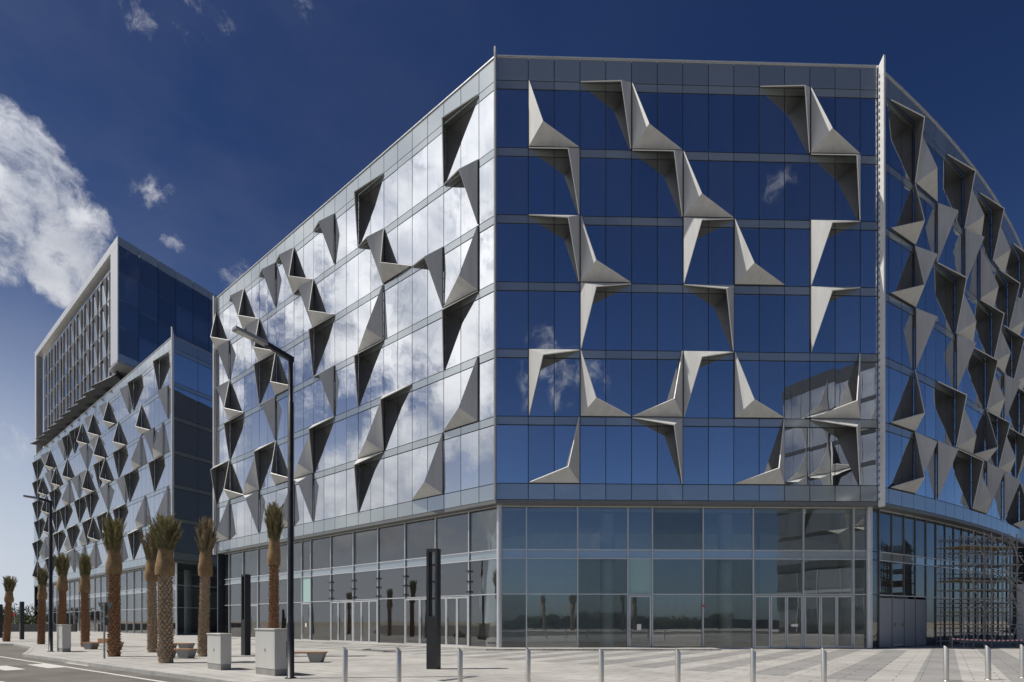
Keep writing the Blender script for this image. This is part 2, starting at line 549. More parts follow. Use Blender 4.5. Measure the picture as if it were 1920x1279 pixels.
# zebra crossing and road lines
road = bpy.data.objects['road']
kd = (gpt(391, 1270) - gpt(118, 1235)).normalized()      # along the kerb, towards the right
kn = Vector((kd.y, -kd.x))                               # out into the road
if kn.y > 0:
    kn = -kn
z0 = gpt(175, 1244.5, -0.12)
for i in range(9):
    a = z0 + kn * (1.22 * i + 0.0)
    q = [a - kd * 1.6, a + kd * 1.3, a + kd * 1.3 + kn * 0.58, a - kd * 1.6 + kn * 0.58]
    obj('zebra_stripe', MB().prism([tuple(p) for p in q], -0.1195, -0.116).mesh('zebra_stripe', 'road_paint'), road)
for (s0, s1, off, wdt) in [(-20, 16, 0.75, 0.13), (-3.2, -0.6, 3.6, 0.13), (2.8, 5.4, 3.6, 0.13), (8.8, 11.4, 3.6, 0.13)]:
    b = gpt(207, 1247) + kn * off
    q = [b + kd * s0, b + kd * s1, b + kd * s1 + kn * wdt, b + kd * s0 + kn * wdt]
    obj('lane_line', MB().prism([tuple(p) for p in q], -0.1195, -0.1165).mesh('lane_line', 'road_paint'), road)

# ------------------------------------------------------------------ sun fins
FW, FH = 2 * PW, 4.0


def fin_mesh(kind, wd=FW, ht=FH, px=0.80, pz=0.76, out=0.85, off=0.10, inner='fin_inner'):
    """bent two-plate corner fin; kind = which corner of the cell carries the fold (TL, TR, BL, BR)"""
    sx = 1 if kind[1] == 'L' else -1
    sz = 1 if kind[0] == 'B' else -1
    ox = 0 if sx > 0 else wd
    oz = 0 if sz > 0 else ht

    def T(x, y, z):
        return Vector((ox + sx * x, -y, oz + sz * z))
    g = 0.03
    B, A, C, P = T(g, off, g), T(wd - g, off, g), T(g, off, ht - g), T(px, off + out, pz)
    mb = MB()
    th = 0.05
    for (p, q, r) in ((A, B, P), (B, C, P)):
        nrm = (q - p).cross(r - p).normalized()
        # the inner side: towards the middle of the cell
        mid = T(wd / 2, off, ht / 2)
        if nrm.dot(mid - (p + q + r) / 3) < 0:
            nrm = -nrm
        v = [p, q, r, p + nrm * th, q + nrm * th, r + nrm * th]
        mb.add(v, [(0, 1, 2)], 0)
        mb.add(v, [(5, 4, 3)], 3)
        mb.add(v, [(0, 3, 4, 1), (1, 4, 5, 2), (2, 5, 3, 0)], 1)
    # carrier rails on the facade with their brackets
    mb.bar(T(0.03, 0.05, 0.0), T(0.03, 0.05, ht - 0.05), 0.035, 4, 2)
    mb.bar(T(0.0, 0.05, 0.03), T(wd - 0.05, 0.05, 0.03), 0.035, 4, 2)
    for k in range(5):
        mb.bar(T(0.04, -0.02, 0.3 + k * 0.85), T(0.09, off + 0.05, 0.3 + k * 0.85), 0.025, 4, 2)
    me = mb.mesh('sun_fin', ['fin_metal', 'fin_edge_lit', 'rail', inner])
    bm = bmesh.new()
    bm.from_mesh(me)
    bmesh.ops.recalc_face_normals(bm, faces=bm.faces)
    bm.to_mesh(me)
    bm.free()
    return me


FIN = {k: fin_mesh(k) for k in ('TL', 'TR', 'BL', 'BR')}
FINW = {}
ROWZ = [29.9 - 4 * r for r in range(6)]      # bottom of each row of cells

# ------------------------------------------------------------------ curtain wall
GAP = 0.045


def jit():
    return rng.uniform(-1, 1)


class Facade:
    """a straight stretch: origin (world xy) = left end seen from outside, direction u"""
    def __init__(self, parent, base, origin, u, zb=0.0):
        self.p, self.base, self.o, self.u = parent, base, Vector(origin), Vector(u).normalized()
        self.rz = math.atan2(self.u.y, self.u.x)

    def w(self, x, y=0.0, z=0.0):
        q = self.o + self.u * x + Vector((-self.u.y, self.u.x)) * y - self.base
        return (q.x, q.y, z)

    def put(self, name, me, x, z, y=0.0, tilt=0.0):
        if tilt:
            return obj(name, me, self.p, self.w(x, y, z), rot=(R(jit() * tilt), 0, self.rz + R(jit() * tilt)))
        return obj(name, me, self.p, self.w(x, y, z), self.rz)


COUNT = {}


def column(fc, x, wd, singles=True, stuff=None):
    """one column of the six-storey curtain wall: base panel, six rows of vision glass and spandrel, parapet panel"""
    items = [('base_panel', 8.93, 0.97, 'spandrel')]
    for r in range(6):
        items.append(('window_pane', ROWZ[r], 3.48, 'glass_vision'))
        items.append(('spandrel_panel', ROWZ[r] + 3.5, 0.5, 'spandrel'))
    items.append(('parapet_panel', 33.9, 1.38, 'spandrel'))
    for (nm, z, h, m_) in items:
        if singles:
            fc.put(nm, boxmesh(nm, wd - GAP, h - GAP, 0.03, m_), x + GAP / 2, z + GAP / 2, 0.0, 0.22 if m_ == 'glass_vision' else 0.0)
        else:
            mb = stuff[nm]
            x0, x1 = x + GAP / 2, x + wd - GAP / 2
            c = [fc.w(x0, 0), fc.w(x1, 0), fc.w(x1, 0.03), fc.w(x0, 0.03)]
            a, b = z + GAP / 2, z + h - GAP / 2
            dv = Vector((-fc.u.y, fc.u.x, 0)) * (jit() * 0.004)
            vs = [Vector((p[0], p[1], a)) for p in c] + [Vector((p[0], p[1], b)) + dv for p in c]
            mb.add(vs, [(0, 3, 2, 1), (4, 5, 6, 7), (0, 1, 5, 4), (1, 2, 6, 5), (2, 3, 7, 6), (3, 0, 4, 7)])


def mullion(fc, x, z0=8.95, z1=35.2, wd=0.06, m_='joint', nm='mullion', y=0.035, dp=0.10):
    fc.put(nm, boxmesh(nm, wd, z1 - z0, dp, m_), x - wd / 2, z0, y)


def transoms(fc, x0, x1, m_='joint'):
    for z in [9.9] + [q + s for q in ROWZ for s in (3.5, 4.0)]:
        fc.put('transom', boxmesh('transom', x1 - x0, 0.06, 0.09, m_), x0, z - 0.03, 0.04)


# ================================================================== main building
main = thing('office_building', 'angular glass office block with folded metal corner fins above a two-storey glazed base', 'building', (C0.x, C0.y, 0))
LF_LEN = 38.34
fl = Facade(main, C0, C0 - UL * LF_LEN, UL)
uf = (C1 - C0).normalized()
ff = Facade(main, C0, C0, uf)
FLEN = (C1 - C0).length
# left facade
xs = [LF_LEN - 1.38 - PW * i for i in range(25)]
edges_l = sorted(xs) + [LF_LEN]
edges_l[0] = 0.0
for i in range(len(edges_l) - 1):
    column(fl, edges_l[i], edges_l[i + 1] - edges_l[i])
for x in edges_l[1:-1]:
    mullion(fl, x)
transoms(fl, 0.05, LF_LEN - 0.05)
for (row, i0, k) in [
    (0, 0, 'TL'), (0, 6, 'TL'), (0, 10, 'TR'), (0, 14, 'TR'), (0, 12, 'BL'), (0, 16, 'TR'), (0, 20, 'TR'), (0, 18, 'BL'), (0, 22, 'BL'),
    (1, 0, 'TR'), (1, 6, 'TR'), (1, 4, 'BL'), (1, 12, 'TR'), (1, 10, 'BL'), (1, 18, 'TR'), (1, 16, 'BL'), (1, 22, 'TR'),
    (2, 2, 'TR'), (2, 0, 'BR'), (2, 10, 'TL'), (2, 16, 'TL'), (2, 14, 'BL'), (2, 6, 'BR'), (2, 22, 'TR'), (2, 20, 'BL'),
    (3, 0, 'TL'), (3, 6, 'TL'), (3, 10, 'TR'), (3, 16, 'TR'), (3, 20, 'TL'),
    (4, 4, 'TL'), (4, 6, 'BR'), (4, 0, 'BR'), (4, 10, 'TL'), (4, 12, 'BR'), (4, 16, 'TL'), (4, 18, 'BR'), (4, 14, 'BL'), (4, 22, 'TL'), (4, 20, 'BL'),
    (5, 6, 'TL'), (5, 2, 'BR'), (5, 12, 'TR'), (5, 18, 'TR'), (5, 14, 'BR'), (5, 22, 'BR')]:
    fl.put('sun_fin', FIN[k], xs[i0] - FW, ROWZ[row], 0.0)
# front facade
FP = (FLEN - 1.92 - 1.05) / 13
edges_f = [0.0] + [1.92 + FP * i for i in range(14)] + [FLEN]
for i in range(len(edges_f) - 1):
    column(ff, edges_f[i], edges_f[i + 1] - edges_f[i])
for x in edges_f[1:-1]:
    mullion(ff, x)
transoms(ff, 0.05, FLEN - 0.05)
for (row, i0, k) in [
    (0, 0, 'BL'), (0, 2, 'TR'), (0, 4, 'BL'), (0, 9, 'TR'), (0, 11, 'BL'),
    (1, 0, 'TR'), (1, 4, 'TR'), (1, 6, 'BL'), (1, 11, 'TR'),
    (2, 0, 'TR'), (2, 2, 'BL'), (2, 6, 'TL'), (2, 8, 'BL'), (2, 11, 'TL'),
    (3, 2, 'TL'), (3, 6, 'TR'), (3, 11, 'TL'),
    (4, 0, 'TL'), (4, 2, 'BL'), (4, 4, 'BR'), (4, 6, 'TL'), (4, 8, 'BL'), (4, 11, 'BR'),
    (5, 0, 'BR'), (5, 4, 'TR'), (5, 8, 'BR'), (5, 11, 'TR')]:
    ff.put('sun_fin', FIN[k], edges_f[1 + i0], ROWZ[row], 0.0)
# right facade, gently curved
cur = [C1.copy()]
s = 0.0
NR = 20
lens = [1.3] + [PW] * NR
for L in lens:
    a = R(28.5 + (s + L / 2) / 30.0 * 11.0)
    cur.append(cur[-1] + Vector((math.cos(a), math.sin(a))) * L)
    s += L
stuff = {k: MB() for k in ('base_panel', 'window_pane', 'spandrel_panel', 'parapet_panel')}
rfs = []
for i in range(len(lens)):
    fc = Facade(main, C0, cur[i], cur[i + 1] - cur[i])
    rfs.append(fc)
    column(fc, 0.0, lens[i], i < 9, stuff)
    if i:
        mullion(fc, 0.0)
    transoms(fc, 0.0, lens[i])
for nm, m_ in (('window_pane', 'glass_vision'), ('spandrel_panel', 'spandrel'), ('base_panel', 'spandrel'), ('parapet_panel', 'spandrel')):
    o = obj(nm, stuff[nm].mesh(nm, m_), main)
    o['kind'] = 'stuff'
for (row, i0, k) in [
    (0, 0, 'TR'), (0, 2, 'BL'), (0, 5, 'TR'), (0, 7, 'BL'), (0, 9, 'TR'), (0, 11, 'BL'), (0, 15, 'TR'), (0, 17, 'BL'),
    (1, 0, 'BR'), (1, 4, 'TL'), (1, 7, 'TL'), (1, 9, 'BL'), (1, 12, 'TR'), (1, 14, 'BL'), (1, 16, 'TL'),
    (2, 0, 'BR'), (2, 2, 'TL'), (2, 4, 'TR'), (2, 6, 'BL'), (2, 9, 'TR'), (2, 11, 'BL'), (2, 13, 'TR'), (2, 15, 'BL'), (2, 17, 'TL'),
    (3, 2, 'TL'), (3, 6, 'TL'), (3, 8, 'TR'), (3, 10, 'BL'), (3, 13, 'TL'), (3, 15, 'TR'), (3, 17, 'BL'),
    (4, 0, 'BR'), (4, 4, 'TR'), (4, 6, 'BL'), (4, 8, 'BR'), (4, 10, 'TR'), (4, 12, 'BL'), (4, 14, 'TR'), (4, 16, 'TL'),
    (5, 0, 'BR'), (5, 2, 'TL'), (5, 4, 'TL'), (5, 6, 'TR'), (5, 8, 'BL'), (5, 10, 'TL'), (5, 13, 'TL'), (5, 15, 'BR'), (5, 17, 'TL')]:
    a, b = cur[1 + i0], cur[3 + i0]
    fc = Facade(main, C0, a, b - a)
    fc.put('sun_fin', FIN[k], 0.0, ROWZ[row], -0.02)


def offset_poly(pts, d):
    """move every edge of a polygon (clockwise seen from above or not) inwards by d"""
    n = len(pts)
    area = sum(pts[i].x * pts[(i + 1) % n].y - pts[(i + 1) % n].x * pts[i].y for i in range(n))
    sgn = 1 if area > 0 else -1
    out = []
    for i in range(n):
        p0, p1, p2 = pts[i - 1], pts[i], pts[(i + 1) % n]
        d1, d2 = (p1 - p0).normalized(), (p2 - p1).normalized()
        n1, n2 = Vector((-d1.y, d1.x)) * sgn, Vector((-d2.y, d2.x)) * sgn
        bis = (n1 + n2)
        bis = bis / max(0.3, bis.dot(n1))
        out.append(p1 + bis * d)
    return out


for fc, ed, cnt in ((ff, edges_f, 16), (fl, edges_l, 14)):
    for k in range(cnt):
        i = rng.randrange(1, len(ed) - 2)
        h = rng.choice([0.7, 1.1, 1.6, 2.2])
        fc.put('blind', boxmesh('blind', ed[i + 1] - ed[i] - 0.12, h, 0.02, 'interior_white'), ed[i] + 0.06, ROWZ[rng.randrange(6)] + 3.46 - h, 0.16)
LE = C0 - UL * LF_LEN
RE = cur[-1]
outline = [LE, C0] + cur + [RE + Vector((-6.5, 9.0)), LE + UP * 24]


def poly_mesh(nm, pts, z0, z1, m_, base=C0):
    return MB().prism([(p.x - base.x, p.y - base.y) for p in pts], z0, z1).mesh(nm, m_)


inner = offset_poly(outline, 0.22)
for z in ROWZ[:-1] + [33.9]:
    obj('floor_slab', poly_mesh('floor_slab', inner, z - 0.42, z + 0.06, ['interior_floor']), main)
obj('floor_slab', poly_mesh('floor_slab', inner, 9.3, 9.86, ['interior_floor']), main)
obj('soffit', poly_mesh('soffit', offset_poly(outline, -0.03), 8.70, 8.915, ['soffit']), main)
obj('ceiling', poly_mesh('ceiling', offset_poly(outline, 0.9), 8.40, 8.69, ['interior_white']), main)
obj('roof_deck', poly_mesh('roof_deck', inner, 34.2, 34.5, ['roofing']), main)
core = offset_poly(outline, 9.0)
obj('core_wall', poly_mesh('core_wall', core, 0.1, 33.4, ['interior_white']), main)
rear = [cur[-1], RE + Vector((-6.5, 9.0)), LE + UP * 24, LE]
for i in range(3):
    a, b = rear[i], rear[i + 1]
    fc = Facade(main, C0, a, b - a)
    fc.put('rear_wall', boxmesh('rear_wall', (b - a).length - 0.1, 35.1, 0.2, 'rear_glazing'), 0.05, 0.02, 0.02)
# coping along the roof edge
for fc, L in ((fl, LF_LEN), (ff, FLEN)):
    fc.put('coping', boxmesh('coping', L - 0.1, 0.07, 0.5, 'aluminium', -0.06), 0.05, 35.285)
for fc, L in zip(rfs, lens):
    fc.put('coping', boxmesh('coping', L - 0.01, 0.07, 0.5, 'aluminium', -0.06), 0.0, 35.285)
# columns inside, behind the glass
colm = MB().lathe([(0.45, 0.0), (0.45, 8.38)], 20).mesh('column', 'interior_white')
colu = MB().lathe([(0.40, 0.0), (0.40, 3.5)], 16).mesh('column', 'interior_white')
for k in range(3):
    x = 6.2 + 8.2 * k
    for z in ROWZ:
        obj('column', colu, main, ff.w(x, 1.5, z + 0.07))
for k in range(4):
    x = LF_LEN - 9.0 - 8.4 * k
    obj('column', colm, main, fl.w(x, 2.2, 0.02))
    for z in ROWZ:
        obj('column', colu, main, fl.w(x, 1.5, z + 0.07))
# corner fins: a thin blade at the left corner, a broad white one at the right corner, one at the far left end
mb = MB().box(-0.05, 0.05, -0.26, 0.0, 8.85, 35.30)
mb.add([(-0.05, -0.26, 35.30), (0.05, -0.26, 35.30), (0.05, 0.0, 35.30), (-0.05, 0.0, 35.30), (-0.05, -0.24, 35.66), (0.05, -0.24, 35.66)],
       [(0, 1, 5, 4), (1, 2, 5), (0, 4, 3), (4, 5, 2, 3)])
obj('corner_blade', mb.mesh('corner_blade', 'grey_panel'), main, (0, -0.02, 0), R(-18))


def blade(depth, z1, zt):
    mb = MB()
    mb.add([(-0.07, -depth, 8.6), (0.07, -depth, 8.6), (0.07, 0, 8.6), (-0.07, 0, 8.6),
            (-0.07, -depth, zt), (0.07, -depth, zt), (0.07, 0, z1), (-0.07, 0, z1)],
           [(0, 3, 2, 1), (4, 5, 6, 7), (0, 1, 5, 4), (1, 2, 6, 5), (2, 3, 7, 6), (3, 0, 4, 7)], 0)
    for k in range(62):
        z = 9.0 + k * 0.42
        mb.box(-0.125, -0.071, -0.10, -0.02, z, z + 0.14, 1)
    return mb.mesh('corner_blade', ['white_metal', 'grey_panel'])


bl = blade(0.33, 35.3, 35.72)
obj('corner_blade', bl, main, ff.w(FLEN + 0.12, 0.0, 0), R(20))
obj('corner_blade', blade(0.30, 35.3, 35.5), main, fl.w(-0.10, 0.0, 0), fl.rz)

# ------------------------------------------------------------------ ground floor of the main building
GREC = 0.55
g_out = offset_poly(outline, GREC)
G_LE, G0, G1 = g_out[0], g_out[1], g_out[2]
gl = Facade(main, C0, G_LE, G0 - G_LE)
gf = Facade(main, C0, G0, G1 - G0)
GLL, GFL = (G0 - G_LE).length, (G1 - G0).length
TIERS = [(0.05, 3.30), (3.36, 5.47), (5.53, 6.00), (6.06, 8.66)]


def gpane(fc, x0, x1, z0, z1, m_='glass_ground', nm='ground_floor_pane'):
    fc.put(nm, boxmesh(nm, x1 - x0, z1 - z0, 0.02, m_), x0, z0, 0.04, 0.06 if m_ == 'glass_ground' else 0)


def gbar_v(fc, x, z0=0.02, z1=8.68, wd=0.07, y=-0.06, dp=0.16, nm='mullion'):
    fc.put(nm, boxmesh(nm, wd, z1 - z0, dp, 'aluminium'), x - wd / 2, z0, y)


def gbar_h(fc, x0, x1, z):
    fc.put('transom', boxmesh('transom', x1 - x0, 0.06, 0.12, 'aluminium'), x0, z - 0.03, -0.035)


def door_set(fc, x0, x1, n, handles=(), frame=0.075, ztop=3.22, y=-0.045):
    """n glazed leaves, each a door with frame, glass and pull bar"""
    wd = (x1 - x0) / n
    for k in range(n):
        a = x0 + wd * k + 0.015
        b = x0 + wd * (k + 1) - 0.015
        W = b - a
        mb = MB().box(0, frame, 0, 0.06, 0, ztop).box(W - frame, W, 0, 0.06, 0, ztop).box(frame, W - frame, 0, 0.06, 0, 0.12).box(frame, W - frame, 0, 0.06, ztop - 0.10, ztop)
        d = fc.put('door', mb.mesh('door', 'aluminium'), a, 0.04, y)
        obj('glass', boxmesh('glass', W - 2 * frame, ztop - 0.22, 0.02, 'glass_ground'), d, (frame, 0.02, 0.12))
        if k in handles:
            h = MB().bar((frame / 2, -0.07, 0.55), (frame / 2, -0.07, 2.0), 0.022, 8).bar((frame / 2, -0.07, 0.8), (frame / 2, 0.0, 0.8), 0.014, 6).bar((frame / 2, -0.07, 1.8), (frame / 2, 0.0, 1.8), 0.014, 6)
            obj('handle', h.mesh('handle', 'aluminium'), d)


def px_to_x(fc, px):
    """position along a ground-floor facade line seen at photo column px"""
    k = (px - CX) / F_PX
    # (o + u x).x = k (o + u x).y
    return (k * fc.o.y - fc.o.x) / (fc.u.x - k * fc.u.y)


# front, ground floor
bx = [0.12] + [px_to_x(gf, p) for p in (987, 1083, 1177, 1223, 1318, 1412, 1506, 1600)] + [GFL - 0.1]
for i in range(len(bx) - 1):
    a, b = bx[i] + 0.035, bx[i + 1] - 0.035
    for t, (z0_, z1_) in enumerate(TIERS):
        if t == 0 and i in (3, 6, 7):
            continue
        m_ = 'glass_ground'
        if t == 2:
            m_ = 'spandrel'
        if t == 1 and i == 3:
            m_ = 'spandrel_pale'
        gpane(gf, a, b, z0_, z1_, m_, 'ground_floor_pane' if m_ == 'glass_ground' else 'infill_panel')
for x in bx[1:-1]:
    gbar_v(gf, x)
for z in (0.03, 3.33, 5.50, 6.03, 8.66):
    for i in range(len(bx) - 1):
        if z == 0.03 and i in (3, 6, 7):
            continue
        gbar_h(gf, bx[i] + 0.036, bx[i + 1] - 0.036, z)
door_set(gf, bx[3] + 0.05, bx[4] - 0.05, 1, (0,), 0.10)
door_set(gf, bx[6] + 0.05, bx[7] - 0.05, 3, (1,))
door_set(gf, bx[7] + 0.05, bx[8] - 0.05, 3, (0,))
gf.put('notice', boxmesh('notice', 0.26, 0.36, 0.005, 'paper'), bx[3] + 0.55, 1.15, -0.052)
gf.put('notice', boxmesh('notice', 0.42, 0.16, 0.005, 'paper'), bx[6] + 2.35, 1.35, -0.052)
gf.put('alarm_sounder', boxmesh('alarm_sounder', 0.12, 0.12, 0.08, 'red_paint'), bx[5] - 0.06, 2.55, -0.165)
for p in (1146, 1374, 1610):
    obj('column', colm, main, gf.w(px_to_x(gf, p), 1.15, 0.02))
# corner columns of the base
cc = MB().lathe([(0.17, 0.0), (0.17, 8.68)], 20).mesh('corner_column', 'aluminium')
obj('corner_column', cc, main, (G0.x - C0.x, G0.y - C0.y - 0.02, 0.02))
obj('corner_column', cc, main, (G1.x - C0.x, G1.y - C0.y - 0.05, 0.02))
# left, ground floor
lpx = [430, 456, 484, 514, 540, 566, 583, 620.7, 663, 709, 760, 817, 879.6]
lx = [0.1] + [px_to_x(gl, p) for p in lpx] + [GLL - 0.12]
doors_l = {2: 2, 6: 1, 8: 3, 9: 3, 11: 2, 12: 3}
for i in range(len(lx) - 1):
    a, b = lx[i] + 0.035, lx[i + 1] - 0.035
    for t, (z0_, z1_) in enumerate(TIERS):
        if t == 0 and i in doors_l:
            continue
        m_ = 'spandrel' if t == 2 else 'glass_ground'
        if t == 1 and i == 6:
            m_ = 'spandrel_pale'
        gpane(gl, a, b, z0_, z1_, m_, 'ground_floor_pane' if m_ == 'glass_ground' else 'infill_panel')
    for z in (0.03, 3.33, 5.50, 6.03, 8.66):
        if z == 0.03 and i in doors_l:
            continue
        gbar_h(gl, lx[i] + 0.036, lx[i + 1] - 0.036, z)
    if i in doors_l:
        door_set(gl, lx[i] + 0.05, lx[i + 1] - 0.05, doors_l[i], (1,) if doors_l[i] > 1 else (0,))
for j, x in enumerate(lx[1:-1]):
    gbar_v(gl, x)
    if j > 6:
        for z in (3.5, 4.15, 4.8):
            gl.put('clamp', boxmesh('clamp', 0.30, 0.10, 0.06, 'dark_metal'), x - 0.15, z, -0.13)
gl.put('notice', boxmesh('notice', 0.22, 0.32, 0.005, 'paper'), lx[6] + 0.62, 1.2, -0.052)
# right, ground floor: set back, narrow panes above grey metal doors
gr_pts = g_out[2:2 + len(cur)]
for i in range(1, len(gr_pts) - 1):
    a, b = gr_pts[i], gr_pts[i + 1]
    fc = Facade(main, C0, a, b - a)
    L = (b - a).length
    for t, (z0_, z1_) in enumerate(TIERS):
        if t == 0 and 1 <= i <= 4:
            fc.put('steel_door', boxmesh('steel_door', L - 0.08, 3.1, 0.05, 'grey_panel'), 0.04, 0.05, 0.0)
            continue
        gpane(fc, 0.03, L - 0.03, z0_, z1_, 'spandrel' if t == 2 else 'glass_ground', 'infill_panel' if t == 2 else 'ground_floor_pane')
    fc.put('mullion', boxmesh('mullion', 0.05, 8.64, 0.10, 'soffit'), -0.025, 0.02, -0.02)
    for z in (3.33, 5.50, 6.03, 8.66):
        gbar_h(fc, 0.03, L - 0.03, z)
fc = Facade(main, C0, gr_pts[0], gr_pts[1] - gr_pts[0])
L = (gr_pts[1] - gr_pts[0]).length
for (z0_, z1_) in TIERS:
    gpane(fc, 0.2, L - 0.03, z0_, z1_)
d1 = Facade(main, C0, gr_pts[2], gr_pts[3] - gr_pts[2])
for k in (0.35, 1.25):
    d1.put('door_pull', boxmesh('door_pull', 0.05, 0.22, 0.06, 'brass'), k, 1.35, -0.06)
d1.put('kick_plate', boxmesh('kick_plate', 1.2, 0.09, 0.01, 'aluminium'), 0.15, 0.12, -0.012)

# ================================================================== far left building
S0 = 50.04
LC0 = C0 - UL * S0
LLEN = 74.4
left = thing('office_building', 'long glass office block of the same fins with a framed box cantilevered over its roof', 'building', (LC0.x, LC0.y, 0))
LL = LC0 - UL * LLEN
f2 = Facade(left, LC0, LL, UL)
ns = 48
pw2 = LLEN / ns
stuff = {k: MB() for k in ('base_panel', 'window_pane', 'spandrel_panel', 'parapet_panel')}
fl0 = Facade(left, LC0, LL, UL)
for i in range(ns):
    column(fl0, pw2 * i, pw2, False, stuff)
side_u = Vector((0.436, 0.90)).normalized()
f3 = Facade(left, LC0, LC0, side_u)
SIDE = 30.0
stuff_s = {k: MB() for k in stuff}
for i in range(10):
    column(f3, 3.0 * i, 3.0, False, stuff_s)
for st in (stuff, stuff_s):
    for nm, m_ in (('window_pane', 'glass_vision'), ('spandrel_panel', 'spandrel'), ('base_panel', 'spandrel'), ('parapet_panel', 'spandrel')):
        o = obj(nm, st[nm].mesh(nm, m_), left)
        o['kind'] = 'stuff'
for i in range(1, ns):
    mullion(f2, pw2 * i)
for i in range(1, 10):
    mullion(f3, 3.0 * i)
transoms(f2, 0.05, LLEN - 0.05)
transoms(f3, 0.05, SIDE - 0.05)
L2 = [
    (0, 1, 'TL'), (0, 7, 'TL'), (0, 10, 'TR'), (0, 16, 'TR'), (0, 14, 'BL'), (0, 21, 'TR'), (0, 19, 'BL'), (0, 26, 'TL'), (0, 23, 'BL'), (0, 32, 'TR'), (0, 29, 'TL'), (0, 40, 'TR'), (0, 37, 'BL'), (0, 44, 'TL'),
    (1, 1, 'TR'), (1, 5, 'BL'), (1, 11, 'BL'), (1, 17, 'BL'), (1, 19, 'TR'), (1, 23, 'TR'), (1, 29, 'BL'), (1, 34, 'BL'), (1, 38, 'TR'), (1, 44, 'TL'), (1, 41, 'BL'),
    (2, 4, 'TR'), (2, 2, 'BR'), (2, 7, 'BR'), (2, 11, 'TL'), (2, 17, 'TL'), (2, 15, 'BL'), (2, 23, 'TR'), (2, 21, 'BL'), (2, 26, 'TR'), (2, 30, 'BR'), (2, 35, 'TL'), (2, 39, 'BL'), (2, 44, 'TL'),
    (3, 2, 'TL'), (3, 8, 'TL'), (3, 11, 'TR'), (3, 16, 'TR'), (3, 20, 'TL'), (3, 24, 'TL'), (3, 30, 'TL'), (3, 34, 'TL'), (3, 38, 'BL'), (3, 43, 'TL'),
    (4, 1, 'BR'), (4, 6, 'BR'), (4, 11, 'TL'), (4, 16, 'TL'), (4, 14, 'BL'), (4, 21, 'TL'), (4, 23, 'BR'), (4, 19, 'BL'), (4, 27, 'TL'), (4, 29, 'BR'), (4, 33, 'TL'), (4, 38, 'TR'), (4, 44, 'TL'), (4, 41, 'BR'),
    (5, 7, 'TL'), (5, 3, 'TR'), (5, 15, 'TR'), (5, 12, 'BR'), (5, 20, 'BR'), (5, 24, 'BR'), (5, 28, 'TR'), (5, 33, 'BR'), (5, 37, 'TL'), (5, 40, 'BR'), (5, 44, 'BL')]
for (row, p, k) in L2:
    f2.put('sun_fin', FIN[k], LLEN - pw2 * (p + 2), ROWZ[row], 0.0)
out2 = [LL, LC0, LC0 + side_u * SIDE, LL + side_u * SIDE]
in2 = offset_poly(out2, 0.25)
for z in ROWZ[:-1] + [9.8, 33.9]:
    obj('floor_slab', poly_mesh('floor_slab', in2, z - 0.42, z + 0.06, ['interior_floor'], LC0), left)
obj('soffit', poly_mesh('soffit', offset_poly(out2, -0.03), 8.66, 8.915, ['soffit'], LC0), left)
obj('roof_deck', poly_mesh('roof_deck', in2, 34.2, 34.5, ['roofing'], LC0), left)
obj('core_wall', poly_mesh('core_wall', offset_poly(out2, 8.0), 0.1, 38.5, ['interior_dark'], LC0), left)
for a, b in ((out2[2], out2[3]), (out2[3], out2[0])):
    fc = Facade(left, LC0, a, b - a)
    fc.put('rear_wall', boxmesh('rear_wall', (b - a).length - 0.1, 35.1, 0.2, 'rear_glazing'), 0.05, 0.02, 0.02)
f2.put('coping', boxmesh('coping', LLEN - 0.1, 0.07, 0.5, 'aluminium', -0.06), 0.05, 35.285)
f3.put('coping', boxmesh('coping', SIDE - 0.1, 0.07, 0.5, 'grey_panel', -0.06), 0.05, 35.285)
obj('corner_blade', blade(0.30, 35.3, 36.2), left, f2.w(LLEN + 0.05, -0.02, 0), R(-10))
# its ground floor
go2 = offset_poly(out2, 0.6)
h2 = Facade(left, LC0, go2[0], go2[1] - go2[0])
H2 = (go2[1] - go2[0]).length
h3 = Facade(left, LC0, go2[1], go2[2] - go2[1])
nb = 24
for i in range(nb):
    a, b = H2 / nb * i + 0.05, H2 / nb * (i + 1) - 0.05
    for t, (z0_, z1_) in enumerate(TIERS):
        gpane(h2, a, b, z0_, z1_, 'spandrel' if t == 2 else 'glass_ground', 'infill_panel' if t == 2 else 'ground_floor_pane')
    gbar_v(h2, H2 / nb * i + 0.0)
    for z in (0.03, 3.33, 5.50, 6.03, 8.62):
        gbar_h(h2, a - 0.01, b + 0.01, z)
for i in range(8):
    for t, (z0_, z1_) in enumerate(TIERS):
        gpane(h3, 3.5 * i + 0.05, 3.5 * i + 3.45, z0_, z1_, 'glass_ground')
    gbar_v(h3, 3.5 * i, wd=0.12)
    for z in (0.03, 3.33, 6.03):
        gbar_h(h3, 3.5 * i + 0.06, 3.5 * i + 3.44, z)
for i in range(8):
    obj('column', colm, left, h2.w(4 + 9 * i, 3.5, 0.02))

# framed box on the roof
BX1 = LLEN - 20.7
BX0 = LLEN - 73.6
ZB, ZT = 38.8, 56.4
P1 = LL + UL * BX1
P0 = LL + UL * BX0
bu = Facade(left, LC0, P0, UL)
BL_ = BX1 - BX0
side2 = Vector((0.41, 0.912)).normalized()
